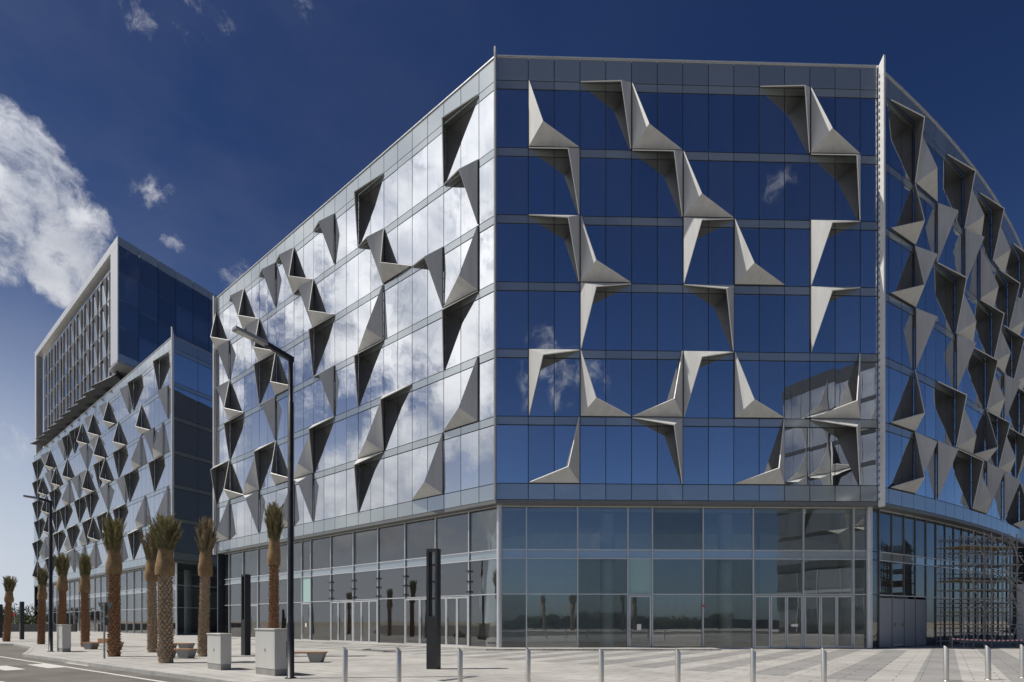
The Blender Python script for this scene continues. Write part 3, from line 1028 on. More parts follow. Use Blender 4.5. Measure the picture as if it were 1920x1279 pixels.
# frame: top beam, right and left jambs
nin = side2 * 1.1
obj('roof_frame', poly_mesh('roof_frame', [P0, P1 - UL * 0.01, P1 - UL * 0.01 + nin, P0 + nin], ZT - 1.15, ZT, ['aluminium'], LC0), left)
obj('jamb', poly_mesh('jamb', [P1 - UL * 3.2, P1 - UL * 0.01, P1 - UL * 0.01 + nin, P1 - UL * 3.2 + nin], ZB, ZT - 1.18, ['aluminium'], LC0), left)
obj('jamb', poly_mesh('jamb', [P0, P0 + UL * 1.4, P0 + UL * 1.4 + nin, P0 + nin], ZB - 4.0, ZT - 1.18, ['aluminium'], LC0), left)
cellw = 4.55
ncell = int((BL_ - 5.7) / cellw)
cx0 = BL_ - 3.25 - ncell * cellw
bigfin = fin_mesh('TR', cellw, 3.98, 0.36, 0.45, 0.42, 0.02)
for i in range(ncell):
    for r in range(4):
        x, z = cx0 + cellw * i, ZB - 0.75 + 4.0 * r
        bu.put('box_window', boxmesh('box_window', cellw - 0.12, 3.75, 0.04, 'glass_side'), x + 0.06, z + 0.06, 0.72, 0.35)
        bu.put('sun_fin', bigfin, x, z, 0.72)
        bu.put('window_post', boxmesh('window_post', 0.12, 3.85, 0.16, 'fin_metal'), x + 1.6, z + 0.03, 0.55)
    # sloping sheet under the lowest row: a saw-tooth soffit
    x = cx0 + cellw * i
    v = [(x, 0.7, ZB - 0.75), (x + cellw, 0.7, ZB - 0.75), (x + cellw, 2.4, ZB - 2.2), (x, 2.4, ZB - 2.2), (x + 0.2, -1.5, ZB - 2.3), (x + cellw - 0.2, 0.55, ZB - 1.0)]
    mb = MB()
    A = [Vector(bu.w(p[0], p[1], p[2])) for p in v]
    mb.add([A[0], A[1], A[5], A[4]], [(0, 1, 2, 3), (3, 2, 1, 0)], 0)
    mb.add([A[4], A[5], A[2], A[3]], [(0, 1, 2, 3), (3, 2, 1, 0)], 1)
    mb.add([A[0], A[4], A[3]], [(0, 1, 2), (2, 1, 0)], 1)
    mb.add([A[1], A[2], A[5]], [(0, 1, 2), (2, 1, 0)], 1)
    obj('soffit_fold', mb.mesh('soffit_fold', ['fin_metal', 'dark_metal']), left)
    vb = MB().bar(bu.w(x + 0.6, 3.2, 34.5), bu.w(x + 1.9, 3.2, 37.2), 0.28, 4).bar(bu.w(x + 3.2, 3.2, 34.5), bu.w(x + 1.9, 3.2, 37.2), 0.28, 4)
    obj('brace', vb.mesh('brace', 'white_metal'), left)
# side, soffit, roof and back of the box
q = Facade(left, LC0, P1 + Vector((0.03, -0.01)), side2)
nq = 9
for i in range(nq):
    for r in range(4):
        q.put('box_window', boxmesh('box_window', 2.78 - 0.06, 3.3, 0.04, 'glass_side'), 0.15 + 2.78 * i, ZB + 1.0 + 3.85 * r, 0.0, 0.05)
        q.put('spandrel_panel', boxmesh('spandrel_panel', 2.78 - 0.06, 0.48, 0.04, 'glass_side'), 0.15 + 2.78 * i, ZB + 4.33 + 3.85 * r, 0.0)
    q.put('parapet_panel', boxmesh('parapet_panel', 2.78 - 0.06, ZT - ZB - 16.25, 0.04, 'spandrel'), 0.15 + 2.78 * i, ZB + 16.24, 0.0)
    q.put('base_panel', boxmesh('base_panel', 2.78 - 0.06, 0.95, 0.04, 'spandrel'), 0.15 + 2.78 * i, ZB + 0.02, 0.0)
bpoly = [P0, P1, P1 + side2 * 25.2, P0 + side2 * 25.2]
obj('core_wall', poly_mesh('core_wall', [P0 + side2 * 3 + UL * 0.4, P1 + side2 * 3 - UL * 0.3, P1 + side2 * 25 - UL * 0.3, P0 + side2 * 25 + UL * 0.4], ZB - 0.4, ZT - 0.4, ['interior_dark'], LC0), left)
obj('soffit', poly_mesh('soffit', [P1 - UL * 4.4 + side2 * 0.05, P1 - UL * 0.02, P1 + side2 * 25, P1 + side2 * 25 - UL * 4.4], ZB - 0.35, ZB - 0.01, ['grey_panel'], LC0), left)
obj('roof_deck', poly_mesh('roof_deck', [P0 + side2 * 2.2, P1 + side2 * 2.2 - UL * 0.1, P1 + side2 * 25.2, P0 + side2 * 25.2], ZT - 0.35, ZT - 0.05, ['roofing'], LC0), left)
obj('recessed_storey', poly_mesh('recessed_storey', [P0 + side2 * 4.5, P1 + side2 * 4.5 - UL * 0.5, P1 + side2 * 24, P0 + side2 * 24], 34.52, ZB - 0.42, ['interior_dark'], LC0), left)

# ================================================================== building that stands opposite, mirrored in the front glazing
OC = Vector((41.5, -12.0))
ou = Vector((0.462, 0.887)).normalized()
opp_b = thing('office_building', 'glass office block with folded fins across the square, mirrored in the front glazing', 'building', (OC.x, OC.y, 0))
OLEN = 27.0
# seen from outside (from the west) its left end is the far one
of = Facade(opp_b, OC, OC + ou * OLEN, -ou)
stuff = {k: MB() for k in ('base_panel', 'window_pane', 'spandrel_panel', 'parapet_panel')}
npo = 17
for i in range(npo):
    column(of, OLEN / npo * i, OLEN / npo, False, stuff)
for nm, m_ in (('window_pane', 'glass_side'), ('spandrel_panel', 'rear_glazing'), ('base_panel', 'rear_glazing'), ('parapet_panel', 'rear_glazing')):
    o = obj(nm, stuff[nm].mesh(nm, m_), opp_b)
    o['kind'] = 'stuff'
for r in range(6):
    for j in range(8):
        if rng.random() < 0.8:
            of.put('sun_fin', FIN[rng.choice(['TL', 'TR', 'BL', 'BR', 'TL', 'BL'])], 0.8 + j * 3.2, ROWZ[r], 0.0)
for i in range(9):
    for t, (z0_, z1_) in enumerate(TIERS):
        gpane(of, 3.0 * i + 0.05, 3.0 * i + 2.95, z0_, z1_, 'spandrel' if t == 2 else 'glass_ground', 'infill_panel' if t == 2 else 'ground_floor_pane')
    gbar_v(of, 3.0 * i, wd=0.1)
op = [OC, OC + ou * OLEN, OC + ou * OLEN + Vector((20, -10)), OC + Vector((20, -10))]
obj('core_wall', poly_mesh('core_wall', offset_poly(op, 1.0), 0.0, 34.6, ['interior_dark'], OC), opp_b)
obj('wall', poly_mesh('wall', [OC + Vector((0.1, -0.05)), OC + Vector((0.4, 0.0)), OC + Vector((20, -9.9)), OC + Vector((20, -10.3))], 0.0, 35.2, ['grey_panel'], OC), opp_b)

# pale building beyond the curved facade
fb_o = Vector((60.5, 66.0))
farb = thing('office_building', 'pale banded office block beyond the end of the curved facade', 'building', (fb_o.x, fb_o.y, 0))
fbf = Facade(farb, fb_o, fb_o, Vector((1, 0.25)))
fbs = Facade(farb, fb_o, fb_o + Vector((-8, 26)), Vector((8, -26)))
for k in range(9):
    z = 1.0 + 3.9 * k
    for fc, L in ((fbf, 30.0), (fbs, 27.1)):
        fc.put('floor_band', boxmesh('floor_band', L, 1.2, 0.3, 'far_band'), 0.0, z, 0.0)
        nwin = int(L / 3)
        for j in range(nwin):
            fc.put('window', boxmesh('window', L / nwin - 0.25, 2.6, 0.1, 'glass_vision'), L / nwin * j + 0.12, z + 1.25, 0.15)
obj('core_wall', poly_mesh('core_wall', [fb_o + Vector((0.4, 0.6)), fb_o + Vector((29, 8)), fb_o + Vector((21, 33)), fb_o + Vector((-7.2, 25.5))], 0, 36.5, ['interior_dark'], fb_o), farb)

# ================================================================== palms
def palm_parts(seed, bark, frond, trunk_h=4.2, spread=0.35, nfr=46, rtr=0.33):
    r = random.Random(seed)
    # trunk: tapered core covered in rows of overlapping stubs of cut fronds
    mb = MB()
    prof = [(rtr * 1.06, 0.0), (rtr * 0.95, 0.25), (rtr * 0.86, trunk_h * 0.5), (rtr * 0.84, trunk_h)]
    mb.lathe(prof, 14)
    rows = int(trunk_h / 0.125)
    for i in range(rows):
        z = 0.05 + i * 0.125
        nn = 11
        rr = rtr * (0.98 - 0.14 * i / rows)
        for j in range(nn):
            a = 2 * math.pi * (j + 0.5 * (i % 2) + r.uniform(-0.12, 0.12)) / nn
            c, s_ = math.cos(a), math.sin(a)
            hw = rr * 0.30
            tx, ty = -s_, c
            zz = z + r.uniform(-0.02, 0.02)
            o = rr + r.uniform(0.035, 0.075)
            ht = 0.15 + r.uniform(-0.02, 0.03)
            v = [(c * (rr - 0.05) - tx * hw, s_ * (rr - 0.05) - ty * hw, zz), (c * (rr - 0.05) + tx * hw, s_ * (rr - 0.05) + ty * hw, zz),
                 (c * o + tx * hw * 0.55, s_ * o + ty * hw * 0.55, zz + ht), (c * o - tx * hw * 0.55, s_ * o - ty * hw * 0.55, zz + ht),
                 (c * (rr - 0.06), s_ * (rr - 0.06), zz + ht * 0.9)]
            mb.add(v, [(0, 1, 2, 3), (3, 2, 4), (0, 3, 4), (1, 4, 2)])
    trunk = mb.mesh('trunk', bark)
    # burlap wrap round the heart of the palm
    mb = MB()
    n = 18
    wh = 1.25
    vs, fs = [], []
    lv = 9
    ph = r.uniform(0, 6)
    for k in range(lv):
        t = k / (lv - 1)
        base = rtr * (1.24 + 0.10 * math.sin(math.pi * min(1, t * 1.9)) - 0.50 * max(0, t - 0.35))
        for j in range(n):
            a = 2 * math.pi * j / n
            rr = base * (1 + 0.06 * math.sin(3 * a + ph + t * 4) + 0.035 * math.sin(8 * a + ph * 2 - t * 2) + 0.05 * r.uniform(-1, 1))
            vs.append((rr * math.cos(a), rr * math.sin(a), trunk_h - 0.12 + wh * t))
    for k in range(lv - 1):
        for j in range(n):
            q_ = (j + 1) % n
            fs.append((k * n + j, k * n + q_, (k + 1) * n + q_, (k + 1) * n + j))
    mb.add(vs, fs, 0, True)
    wrap = mb.mesh('burlap_wrap', 'burlap')
    # crown: fronds tied up like a brush, tips bending outwards
    mb = MB()
    zb = trunk_h + wh - 0.62
    for i in range(nfr):
        a = r.uniform(0, 2 * math.pi)
        b0 = rtr * 0.75 * math.sqrt(r.random())
        L = r.uniform(1.0, 1.95)
        sp = spread * r.uniform(0.15, 1.1)
        dirh = Vector((math.cos(a), math.sin(a), 0))
        lean = Vector((r.uniform(-1, 1), r.uniform(-1, 1), 0)) * 0.10
        seg = 9
        pts = []
        for k in range(seg + 1):
            t = k / seg
            pts.append(dirh * (b0 + sp * t ** 1.6 * 1.3) + lean * t + Vector((0, 0, zb + L * t * (1 - 0.10 * sp * t * 2.2))))
        side = Vector((-dirh.y, dirh.x, 0))
        for k in range(seg):
            w0 = 0.018 * (1 - k / seg) + 0.004
            mb.add([pts[k] - side * w0, pts[k] + side * w0, pts[k + 1] + side * w0 * 0.8, pts[k + 1] - side * w0 * 0.8], [(0, 1, 2, 3)])
        nl = 26
        for k in range(nl):
            t = 0.16 + 0.84 * k / nl
            f = t * seg
            i0 = min(seg - 1, int(f))
            p = pts[i0].lerp(pts[i0 + 1], f - i0)
            tang = (pts[i0 + 1] - pts[i0]).normalized()
            for sg in (-1, 1):
                ln = r.uniform(0.18, 0.36) * (1.15 - 0.45 * t)
                dv = (tang * r.uniform(0.75, 1.1) + side * sg * r.uniform(0.25, 0.65) + dirh * r.uniform(-0.1, 0.4) + Vector((0, 0, r.uniform(-0.15, 0.1)))).normalized()
                wn = dv.cross(dirh + Vector((0.01, 0.02, 0.3))).normalized() * 0.013
                mb.add([p - wn, p + wn, p + dv * ln * 0.6 + wn * 0.8, p + dv * ln, p + dv * ln * 0.6 - wn * 0.8], [(0, 1, 2, 3, 4)])
    crown = mb.mesh('crown', frond)
    return trunk, wrap, crown


PK = {'green': palm_parts(3, 'palm_bark', 'frond_green', 4.0, 0.27, 110, 0.275),
      'dry': palm_parts(5, 'palm_bark_grey', 'frond_dry', 3.8, 0.30, 100, 0.275),
      'slim': palm_parts(8, 'palm_bark', 'frond_green', 3.9, 0.15, 70, 0.26),
      'tall': palm_parts(12, 'palm_bark_grey', 'frond_green', 3.9, 0.34, 120, 0.30)}
KH = {'green': 6.5, 'dry': 6.2, 'slim': 6.3, 'tall': 6.4}
PALMS = [  # base px, base row, top row, kind, label
    (513, 1231, 945, 'green', 'date palm with bound green fronds rising behind the tall pale cabinet'),
    (311, 1243, 965, 'tall', 'thick palm with grey scaly trunk and bushy green fronds, before two benches'),
    (381, 1231, 978, 'dry', 'palm with withered straw-coloured fronds beside the low pale cabinet'),
    (286, 1223, 1000, 'dry', 'brown palm half hidden behind the thick grey-trunked palm'),
    (214, 1231, 973, 'green', 'brown-trunked palm with green tuft behind the triangular sign'),
    (160, 1213, 1043, 'slim', 'slim palm with a narrow brush of fronds at the end of a bench'),
    (116, 1211, 1038, 'green', 'palm with green fronds standing behind the far small cabinet'),
    (77, 1208, 1068, 'slim', 'slim palm just before the far end of the long office block'),
    (12, 1203, 1080, 'green', 'leaning palm standing alone against the pale horizon')]
for k, (px, by, ty, kind, lab) in enumerate(PALMS):
    g = gpt(px, by)
    h = (by - ty) * g.y / F_PX
    sc = h / KH[kind]
    t = thing('palm_tree', lab, 'palm', (g.x, g.y, 0), rng.uniform(0, 6.28), 'palms planted along the pavement')
    wsc = 0.86 * rng.uniform(0.94, 1.05)
    t.scale = (wsc, wsc, sc)
    t.rotation_euler = (R(rng.uniform(-1.2, 1.2)), R(rng.uniform(-1.2, 1.2)), rng.uniform(0, 6.28))
    if px == 12:
        t.rotation_euler = (0, R(3), R(10))
    for nm, me in zip(('trunk', 'burlap_wrap', 'crown'), PK[kind]):
        obj(nm, me, t)
# palms and a low wall across the road, which the ground-floor glass mirrors
for k, (x, y, kind) in enumerate([(-24, -30, 'green'), (-13, -31, 'slim'), (-3, -29, 'green'), (9, -31, 'dry'), (14, -30, 'tall'), (23, -30, 'green'), (27, -36, 'slim'), (-38, -32, 'tall')]):
    t = thing('palm_tree', 'date palm beyond the road, seen only mirrored in the ground-floor glass', 'palm', (x, y, 0), rng.uniform(0, 6), 'palms across the road')
    for nm, me in zip(('trunk', 'burlap_wrap', 'crown'), PK[kind]):
        obj(nm, me, t)
tag(obj('boundary_wall', MB().box(-120, 120, -50, -49.6, 0, 1.95).mesh('boundary_wall', 'hedge_wall')), 'long low dark wall across the road, mirrored in the ground-floor glass', 'wall')

# ================================================================== street lamps
def street_lamp(base, h, arm, ang, label):
    t = thing('street_lamp', label, 'street lamp', (base.x, base.y, 0), ang)
    mb = MB().lathe([(0.16, 0.0), (0.16, 0.03), (0.10, 0.035), (0.10, 1.6), (0.085, 1.65), (0.085, h * 0.86), (0.068, h * 0.862), (0.068, h)], 14)
    obj('pole', mb.mesh('pole', 'lamp_metal'), t)
    # arm along local +x, slightly rising
    mb = MB()
    a, b = Vector((-0.07, 0, h - 0.06)), Vector((arm * 0.55, 0, h + 0.12))
    mb.add([(a.x, -0.06, a.z - 0.08), (a.x, 0.06, a.z - 0.08), (a.x, 0.06, a.z + 0.08), (a.x, -0.06, a.z + 0.08),
            (b.x, -0.05, b.z - 0.06), (b.x, 0.05, b.z - 0.06), (b.x, 0.05, b.z + 0.06), (b.x, -0.05, b.z + 0.06)],
           [(0, 1, 2, 3), (7, 6, 5, 4), (0, 4, 5, 1), (1, 5, 6, 2), (2, 6, 7, 3), (3, 7, 4, 0)])
    obj('arm', mb.mesh('arm', 'lamp_metal'), t)
    mb = MB()
    x0, x1 = arm * 0.5, arm * 1.12
    z0_, z1_ = h + 0.05, h + 0.05 + (x1 - x0) * 0.1
    mb.add([(x0, -0.10, z0_), (x0, 0.10, z0_), (x0, 0.08, z0_ + 0.11), (x0, -0.08, z0_ + 0.11),
            (x1, -0.14, z1_), (x1, 0.14, z1_), (x1, 0.115, z1_ + 0.07), (x1, -0.115, z1_ + 0.07)],
           [(0, 1, 2, 3), (7, 6, 5, 4), (0, 4, 5, 1), (1, 5, 6, 2), (2, 6, 7, 3), (3, 7, 4, 0)])
    hd = obj('lamp_head', mb.mesh('lamp_head', 'grey_panel'), t)
    xa, xb = x0 + (x1 - x0) * 0.45, x1 - 0.06
    za, zb_ = z0_ + (xa - x0) * 0.1 - 0.012, z0_ + (xb - x0) * 0.1 - 0.012
    ln = MB().add([(xa, -0.09, za), (xa, 0.09, za), (xb, 0.10, zb_), (xb, -0.10, zb_)], [(3, 2, 1, 0)])
    obj('lens', ln.mesh('lens', 'lamp_glass'), hd)
    mb = MB().box(-0.075, 0.075, -0.115, -0.09, 0.6, 1.1)
    obj('hatch', mb.mesh('hatch', 'lamp_metal'), t)
    return t


ang_out = math.atan2(-UP.y, -UP.x)
lb = gpt(545, 1272)
street_lamp(lb, 9.45, 1.45, ang_out, 'tall black street lamp with bent arm beside the tall pale cabinet')
lb = gpt(95, 1222)
street_lamp(lb, 8.3, 1.0, ang_out - R(12), 'slender black street lamp beside the far small cabinet')

# ================================================================== light columns
def light_column(base, h, ang, label):
    t = thing('light_column', label, 'light column', (base.x, base.y, 0), ang, 'dark slab light columns on the plaza')
    w2, d2 = 0.21, 0.14
    hz = h * 0.44
    obj('base_block', MB().box(-w2, w2, -d2, d2, 0, hz).mesh('base_block', 'lamp_metal'), t)
    mb = MB().box(-w2, -w2 + 0.09, -d2, d2, hz + 0.002, h).box(w2 - 0.09, w2, -d2, d2, hz + 0.002, h).box(-w2 + 0.09, w2 - 0.09, -d2, d2, h - 0.10, h)
    obj('frame', mb.mesh('frame', 'lamp_metal'), t)
    mb = MB().bar((0, 0, hz + 0.002), (0, 0, h - 0.1), 0.035, 10)
    tube = obj('light_tube', mb.mesh('light_tube', 'lamp_glass'), t)
    for k in range(3):
        z = hz + (h - hz) * (0.25 + 0.25 * k)
        obj('collar', MB().bar((0, 0, z), (0, 0, z + 0.06), 0.06, 8).mesh('collar', 'dark_metal'), tube)


light_column(gpt(813, 1254.5), 4.22, R(-38.9) + R(90) * 0 + R(20), 'dark slab light column standing alone before the corner of the glass base')
light_column(gpt(461, 1228.5), 4.0, R(-38.9), 'dark slab light column beside the low pale cabinet, open upper half')
light_column(gpt(41, 1199), 3.5, R(-38.9), 'far dark light column between the lone palm and the office block')
light_column(gpt(1, 1196), 3.4, R(-38.9), 'far dark light column to the outer side of the lone palm')

# ================================================================== cabinets
def cabinet(corner, wl, wr, h, label):
    """corner nearest the camera; wl along the street to the left, wr away from it"""
    t = thing('utility_cabinet', label, 'cabinet', (corner.x, corner.y, 0), math.atan2(UL.y, UL.x), 'pale cabinets on the pavement')
    pl = 0.20
    obj('plinth', MB().box(-wl, 0, 0, wr, 0, pl).mesh('plinth', 'cabinet_base'), t)
    me = MB().box(-wl - 0.012, 0.012, -0.012, wr + 0.012, pl + 0.002, h - 0.05).mesh('body', 'cabinet_paint')
    b = obj('body', me, t)
    bv = b.modifiers.new('bevel', 'BEVEL')
    bv.width, bv.segments = 0.012, 2
    lid = obj('lid', MB().box(-wl - 0.035, 0.035, -0.035, wr + 0.035, h - 0.048, h).mesh('lid', 'cabinet_paint'), t)
    bv = lid.modifiers.new('bevel', 'BEVEL')
    bv.width, bv.segments = 0.012, 2
    obj('lock', MB().box(-wl * 0.5, -wl * 0.5 + 0.035, -0.03, -0.0125, h * 0.52, h * 0.52 + 0.07).mesh('lock', 'galvanised'), t)


cabinet(gpt(414, 1257), 1.06, 0.34, 1.26, 'low pale utility cabinet beside the withered palm')
cabinet(gpt(515.4, 1268), 1.22, 0.42, 1.45, 'tall pale utility cabinet beside the bent-arm street lamp')
cabinet(gpt(117, 1223), 1.2, 0.36, 1.50, 'far small pale cabinet beside the slender street lamp')

# ================================================================== benches
def bench(c, ang, label, L=2.0):
    t = thing('bench', label, 'bench', (c.x, c.y, 0), ang, 'benches with trapezoid concrete feet')
    for k in range(4):
        y = -0.27 + k * 0.14
        obj('slat', MB().box(-L / 2, L / 2, y, y + 0.125, 0.37, 0.43).mesh('slat', 'bench_wood'), t)
    for x in (-L / 2 + 0.35, L / 2 - 0.35):
        mb = MB()
        v = [(x - 0.20, -0.22, 0), (x + 0.20, -0.22, 0), (x + 0.20, 0.24, 0), (x - 0.20, 0.24, 0),
             (x - 0.32, -0.27, 0.37), (x + 0.32, -0.27, 0.37), (x + 0.32, 0.28, 0.37), (x - 0.32, 0.28, 0.37)]
        mb.add(v, [(0, 3, 2, 1), (4, 5, 6, 7), (0, 1, 5, 4), (1, 2, 6, 5), (2, 3, 7, 6), (3, 0, 4, 7)])
        obj('foot', mb.mesh('foot', 'bench_concrete'), t)
    return t


g = gpt(577, 1243)
bench(g + Vector((-0.55, 0.3)), R(2), 'wooden-topped bench behind the bent-arm street lamp', 2.3)
g = gpt(344, 1235)
bench(g + Vector((-0.5, 0.3)), R(-8), 'nearer bench beside the thick grey-trunked palm', 1.7)
g = gpt(340, 1220.5)
bench(g + Vector((-0.4, 0.3)), R(-8), 'bench behind the nearer one by the thick palm', 1.8)
g = gpt(186, 1218)
bench(g + Vector((0, 0.3)), R(-10), 'bench carrying a small brown box, between two palms', 2.4)
tag(obj('cardboard_box', MB().box(-0.32, 0.32, -0.16, 0.16, 0, 0.22).mesh('cardboard_box', 'card'), None, (g.x + 0.1, g.y + 0.3, 0.432), R(-10)), 'small brown box lying on the bench', 'box')

# ================================================================== give-way sign seen from behind
g = gpt(195.6, 1235)
t = thing('traffic_sign', 'inverted triangular traffic sign on grey post seen from behind', 'sign', (g.x, g.y, 0), R(-12))
obj('post', MB().bar((0, 0, 0), (0, 0, 2.5), 0.04, 10).mesh('post', 'galvanised'), t)
mb = MB()
tri = [(-0.42, 2.53), (0.42, 2.53), (0.06, 1.93), (-0.06, 1.93)]
mb.add([(x, 0.045, z) for x, z in tri] + [(x, 0.06, z) for x, z in tri], [(3, 2, 1, 0), (4, 5, 6, 7), (0, 1, 5, 4), (1, 2, 6, 5), (2, 3, 7, 6), (3, 0, 4, 7)])
obj('triangle_plate', mb.mesh('triangle_plate', 'sign_back'), t)
obj('lower_plate', MB().box(-0.2, 0.2, 0.045, 0.057, 1.50, 1.86).mesh('lower_plate', 'sign_back'), t)
for z in (2.1, 2.42, 1.68):
    obj('bracket', MB().box(-0.07, 0.07, -0.048, 0.044, z - 0.02, z + 0.02).mesh('bracket', 'galvanised'), t)

# ================================================================== bollards
def bollard_mesh():
    mb = MB()
    n = 18
    r_ = 0.066
    vs, fs = [], []
    for (rr, z, sl) in ((r_, 0.0, 0), (r_, 0.93, 0.055), (r_ * 0.9, 0.945, 0.06)):
        for i in range(n):
            a = 2 * math.pi * i / n
            x, y = rr * math.cos(a), rr * math.sin(a)
            vs.append((x, y, z - sl * (x / r_)))
    for k in range(2):
        for i in range(n):
            j = (i + 1) % n
            fs.append((k * n + i, k * n + j, (k + 1) * n + j, (k + 1) * n + i))
    mb.add(vs, fs, 0, True)
    mb.add(vs[2 * n:], [tuple(range(n))], 0)
    return mb.mesh('post', 'steel')


bm_post = bollard_mesh()
bm_collar = MB().lathe([(0.10, 0.0), (0.10, 0.012), (0.068, 0.02)], 18).mesh('foot_ring', 'steel')
for (px, ty) in [(647, 1214), (748, 1215), (863, 1215), (990, 1215), (1128, 1216), (1271, 1216), (1412, 1216), (1545, 1215), (1774, 1211.5), (1853, 1210.5), (1917, 1209)]:
    d = (EYE - 0.985) * F_PX / (ty - HOR)
    x = (px - CX) * d / F_PX
    right = px > 1700
    t = thing('bollard', 'steel bollard with slanted top between the plaza and the scaffold' if right else 'slim steel bollard with slanted top in the row before the front glazing',
              'bollard', (x, d, 0), R(-20), 'bollards before the scaffold' if right else 'row of bollards before the front glazing')
    t.rotation_euler = (R(rng.uniform(-0.7, 0.7)), R(rng.uniform(-0.7, 0.7)), R(-20 + rng.uniform(-12, 12)))
    obj('post', bm_post, t)
    obj('foot_ring', bm_collar, t, (0, 0, 0.004))

# ================================================================== scaffold
sc_o = Vector((28.75, 34.3))
sca = R(12)
sc = thing('scaffold_tower', 'grey tube scaffold tower with timber decks under the curved facade', 'scaffold', (sc_o.x, sc_o.y, 0), sca)
W, D, H = 4.3, 1.5, 7.3
sxs = [0, 0.75, 1.6, 2.2, 3.1, 3.7, 4.3]
std = MB().bar((0, 0, 0.03), (0, 0, 7.4), 0.035, 8).mesh('standard', 'galvanised')
plate = MB().box(-0.1, 0.1, -0.1, 0.1, 0, 0.012).mesh('base_plate', 'galvanised')
for x in sxs:
    for y in (0, D):
        s_ = obj('standard', std, sc, (x, y, 0.0))
        obj('base_plate', plate, s_, (0, 0, 0.018))
led = MB().bar((-0.3, 0, 0), (W + 0.4, 0, 0), 0.03, 8).mesh('ledger', 'galvanised')
for k in range(13):
    z = 0.35 + k * 0.56
    for y in (-0.06, D + 0.06):
        obj('ledger', led, sc, (0, y, z))
tra = MB().bar((0, -0.2, 0), (0, D + 0.2, 0), 0.03, 8).mesh('transom', 'galvanised')
for k in range(9):
    for x in sxs:
        obj('transom', tra, sc, (x + 0.06, 0, 0.4 + k * 0.82))
for k in range(4):
    for i in range(len(sxs) - 1):
        a, b = (sxs[i], sxs[i + 1]) if (i + k) % 2 else (sxs[i + 1], sxs[i])
        obj('brace', MB().bar((a, -0.12, 0.4 + 1.7 * k), (b, -0.12, 1.9 + 1.7 * k), 0.026, 8).mesh('brace', 'galvanised'), sc)
for z in (2.25, 4.3, 6.45):
    for k in range(5):
        obj('deck_board', boxmesh('deck_board', W + 0.5, 0.045, 0.26, 'timber'), sc, (-0.2, 0.08 + k * 0.28, z))
for (a, b) in (((W, -0.1, 6.0), (W + 3.6, -1.2, 0.3)), ((W, -0.1, 4.4), (W + 3.0, -0.6, 2.2)), ((3.1, -0.1, 4.6), (W + 3.2, -0.9, 0.9)), ((W, D, 5.2), (W + 3.6, D - 0.4, 2.6))):
    obj('raker', MB().bar(a, b, 0.03, 8).mesh('raker', 'galvanised'), sc)
# white site hoarding post and barrier tape
g = Vector((34.6, 36.6))
t = thing('site_post', 'white wrapped post at the end of the barrier tape', 'post', (g.x, g.y, 0), R(30))
obj('shaft', MB().box(-0.22, 0.22, -0.2, 0.2, 0, 4.2).mesh('shaft', 'white_metal'), t)
obj('foot', MB().box(-0.3, 0.3, -0.28, 0.28, 0, 0.25).mesh('foot', 'bench_concrete'), t)
mb = MB()
a, b = Vector((27.1, 33.2)), Vector((34.1, 36.0 - 1.9))
nseg = 44
for k in range(nseg):
    t0, t1 = k / nseg, (k + 1) / nseg
    p, q_ = a.lerp(b, t0), a.lerp(b, t1)
    z0_, z1_ = [0.56 - 0.24 * math.sin(math.pi * s_) * 0.5 for s_ in (t0, t1)]
    mb.add([(p.x, p.y, z0_), (q_.x, q_.y, z1_), (q_.x, q_.y, z1_ + 0.08), (p.x, p.y, z0_ + 0.08)], [(0, 1, 2, 3)], k % 2)
tape = thing('barrier_tape', 'red and white striped barrier tape strung before the scaffold', 'tape', (a.x, a.y, 0))
me = mb.mesh('ribbon', ['paper', 'red_paint'])
obj('ribbon', me, tape, (-a.x, -a.y, 0))
obj('peg', MB().bar((0, 0, 0), (0, 0, 0.85), 0.02, 6).mesh('peg', 'galvanised'), tape)
obj('peg', MB().bar((0, 0, 0), (0, 0, 0.85), 0.02, 6).mesh('peg', 'galvanised'), tape, (b.x - a.x, b.y - a.y, 0))

g = gpt(712, 1221)
hatch = thing('floor_hatch', 'open floor hatch with a dark pit and loose slab before the left doors', 'hatch', (g.x, g.y, 0), math.atan2(UL.y, UL.x))
obj('rim', MB().box(-1.0, 0.9, -0.45, -0.35, 0.003, 0.05).box(-1.0, 0.9, 0.35, 0.45, 0.003, 0.05).box(-1.0, -0.9, -0.35, 0.35, 0.003, 0.05).box(0.8, 0.9, -0.35, 0.35, 0.003, 0.05).mesh('rim', 'cabinet_base'), hatch)
obj('pit', MB().box(-0.9, 0.8, -0.35, 0.35, 0.005, 0.012).mesh('pit', 'joint'), hatch)  # flat dark sheet, its colour stands in for the shade inside the opening
obj('slab', MB().box(-2.3, -1.2, -0.3, 0.3, 0.003, 0.09).mesh('slab', 'concrete'), hatch)

# ================================================================== far left: wall, trees, flag
tag(obj('boundary_wall', MB().box(0, 70, -0.2, 0.2, 0, 1.25).mesh('boundary_wall', 'hedge_wall'), None, (-140, 82, 0), R(4)), 'low dark boundary wall far beyond the lone palm', 'wall')


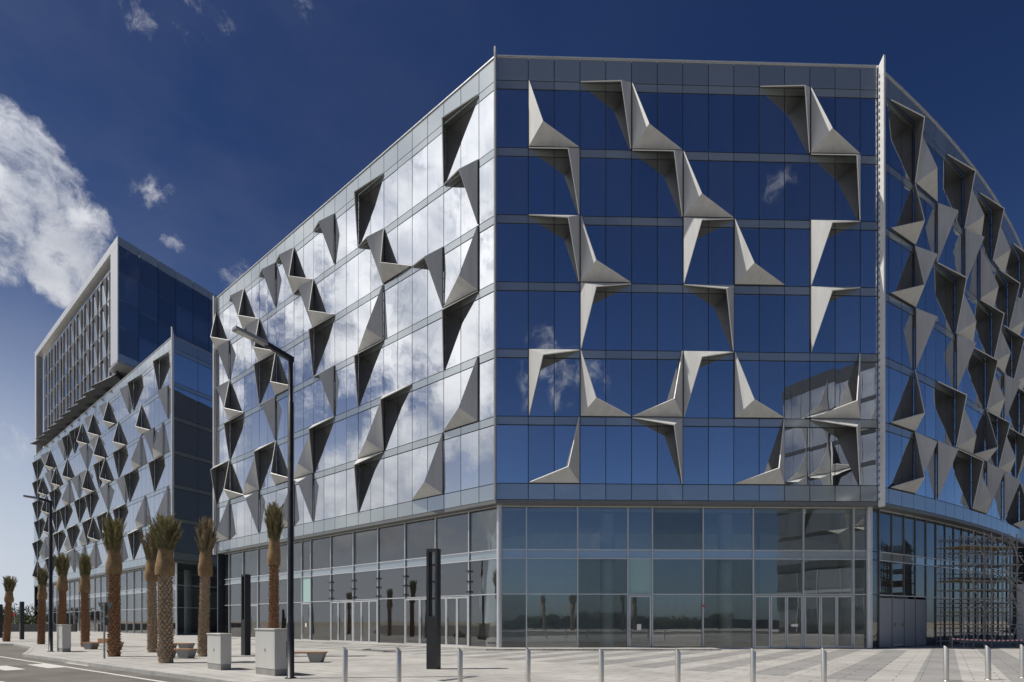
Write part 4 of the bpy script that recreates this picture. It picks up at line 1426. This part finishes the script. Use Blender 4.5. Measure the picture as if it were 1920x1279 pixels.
def round_tree(c, h, rad, seed, label, group='small trees on the far skyline'):
    r = random.Random(seed)
    t = thing('acacia_tree', label, 'tree', (c.x, c.y, 0), 0, group)
    mb = MB().bar((0, 0, 0), (0.1, 0, h * 0.45), 0.16, 8, r2=0.11)
    for k in range(5):
        a = 6.28 * k / 5 + r.uniform(-0.3, 0.3)
        mb.bar((0.1, 0, h * 0.42), (rad * 0.6 * math.cos(a), rad * 0.6 * math.sin(a), h * 0.72), 0.08, 6, r2=0.03)
    obj('trunk', mb.mesh('trunk', 'tree_bark'), t)
    mb = MB()
    cl = [(Vector((r.gauss(0, 0.45) * rad, r.gauss(0, 0.45) * rad, h * r.uniform(0.55, 0.95))), rad * r.uniform(0.25, 0.45)) for _ in range(12)]
    for _ in range(1600):
        c_, q_ = r.choice(cl)
        p = c_ + Vector((r.gauss(0, 1), r.gauss(0, 1), r.gauss(0, 0.7))).normalized() * q_ * r.random() ** 0.4
        u = Vector((r.uniform(-1, 1), r.uniform(-1, 1), r.uniform(-1, 1))).normalized()
        v = u.orthogonal().normalized()
        s_ = r.uniform(0.10, 0.22)
        mb.add([p - u * s_, p + v * s_ * 0.5, p + u * s_, p - v * s_ * 0.5], [(0, 1, 2, 3)])
    obj('crown', mb.mesh('crown', 'leaf_dark'), t)


for k, (px, d, h, rad) in enumerate([(6, 105, 4.4, 3.4), (24, 112, 3.2, 2.8), (40, 108, 3.0, 2.6), (52, 104, 2.6, 2.6), (60, 118, 3.0, 3.0), (-14, 100, 4.0, 3.2)]):
    round_tree(Vector(((px - CX) * d / F_PX, d)), h, rad, 40 + k, 'small dark rounded tree on the skyline beyond the boundary wall')
for k in range(27):
    round_tree(Vector((-44 + 3.5 * k + rng.uniform(-1.5, 1.5), -36 - rng.uniform(0, 9))), rng.uniform(1.7, 3.4), rng.uniform(1.8, 3.2), 70 + k, 'dark rounded shrub-like tree beyond the road, seen only mirrored in glass', 'trees across the road')
g = Vector(((27 - CX) * 90 / F_PX, 90))
t = thing('flag_sign', 'small pink banner on a thin pole by the lone palm', 'banner', (g.x, g.y, 0))
obj('pole', MB().bar((0, 0, 0), (0, 0, 4.4), 0.06, 8).mesh('pole', 'galvanised'), t)
obj('banner', MB().box(-0.25, 0.25, -0.03, 0.03, 2.5, 3.1).mesh('banner', 'red_paint'), t)
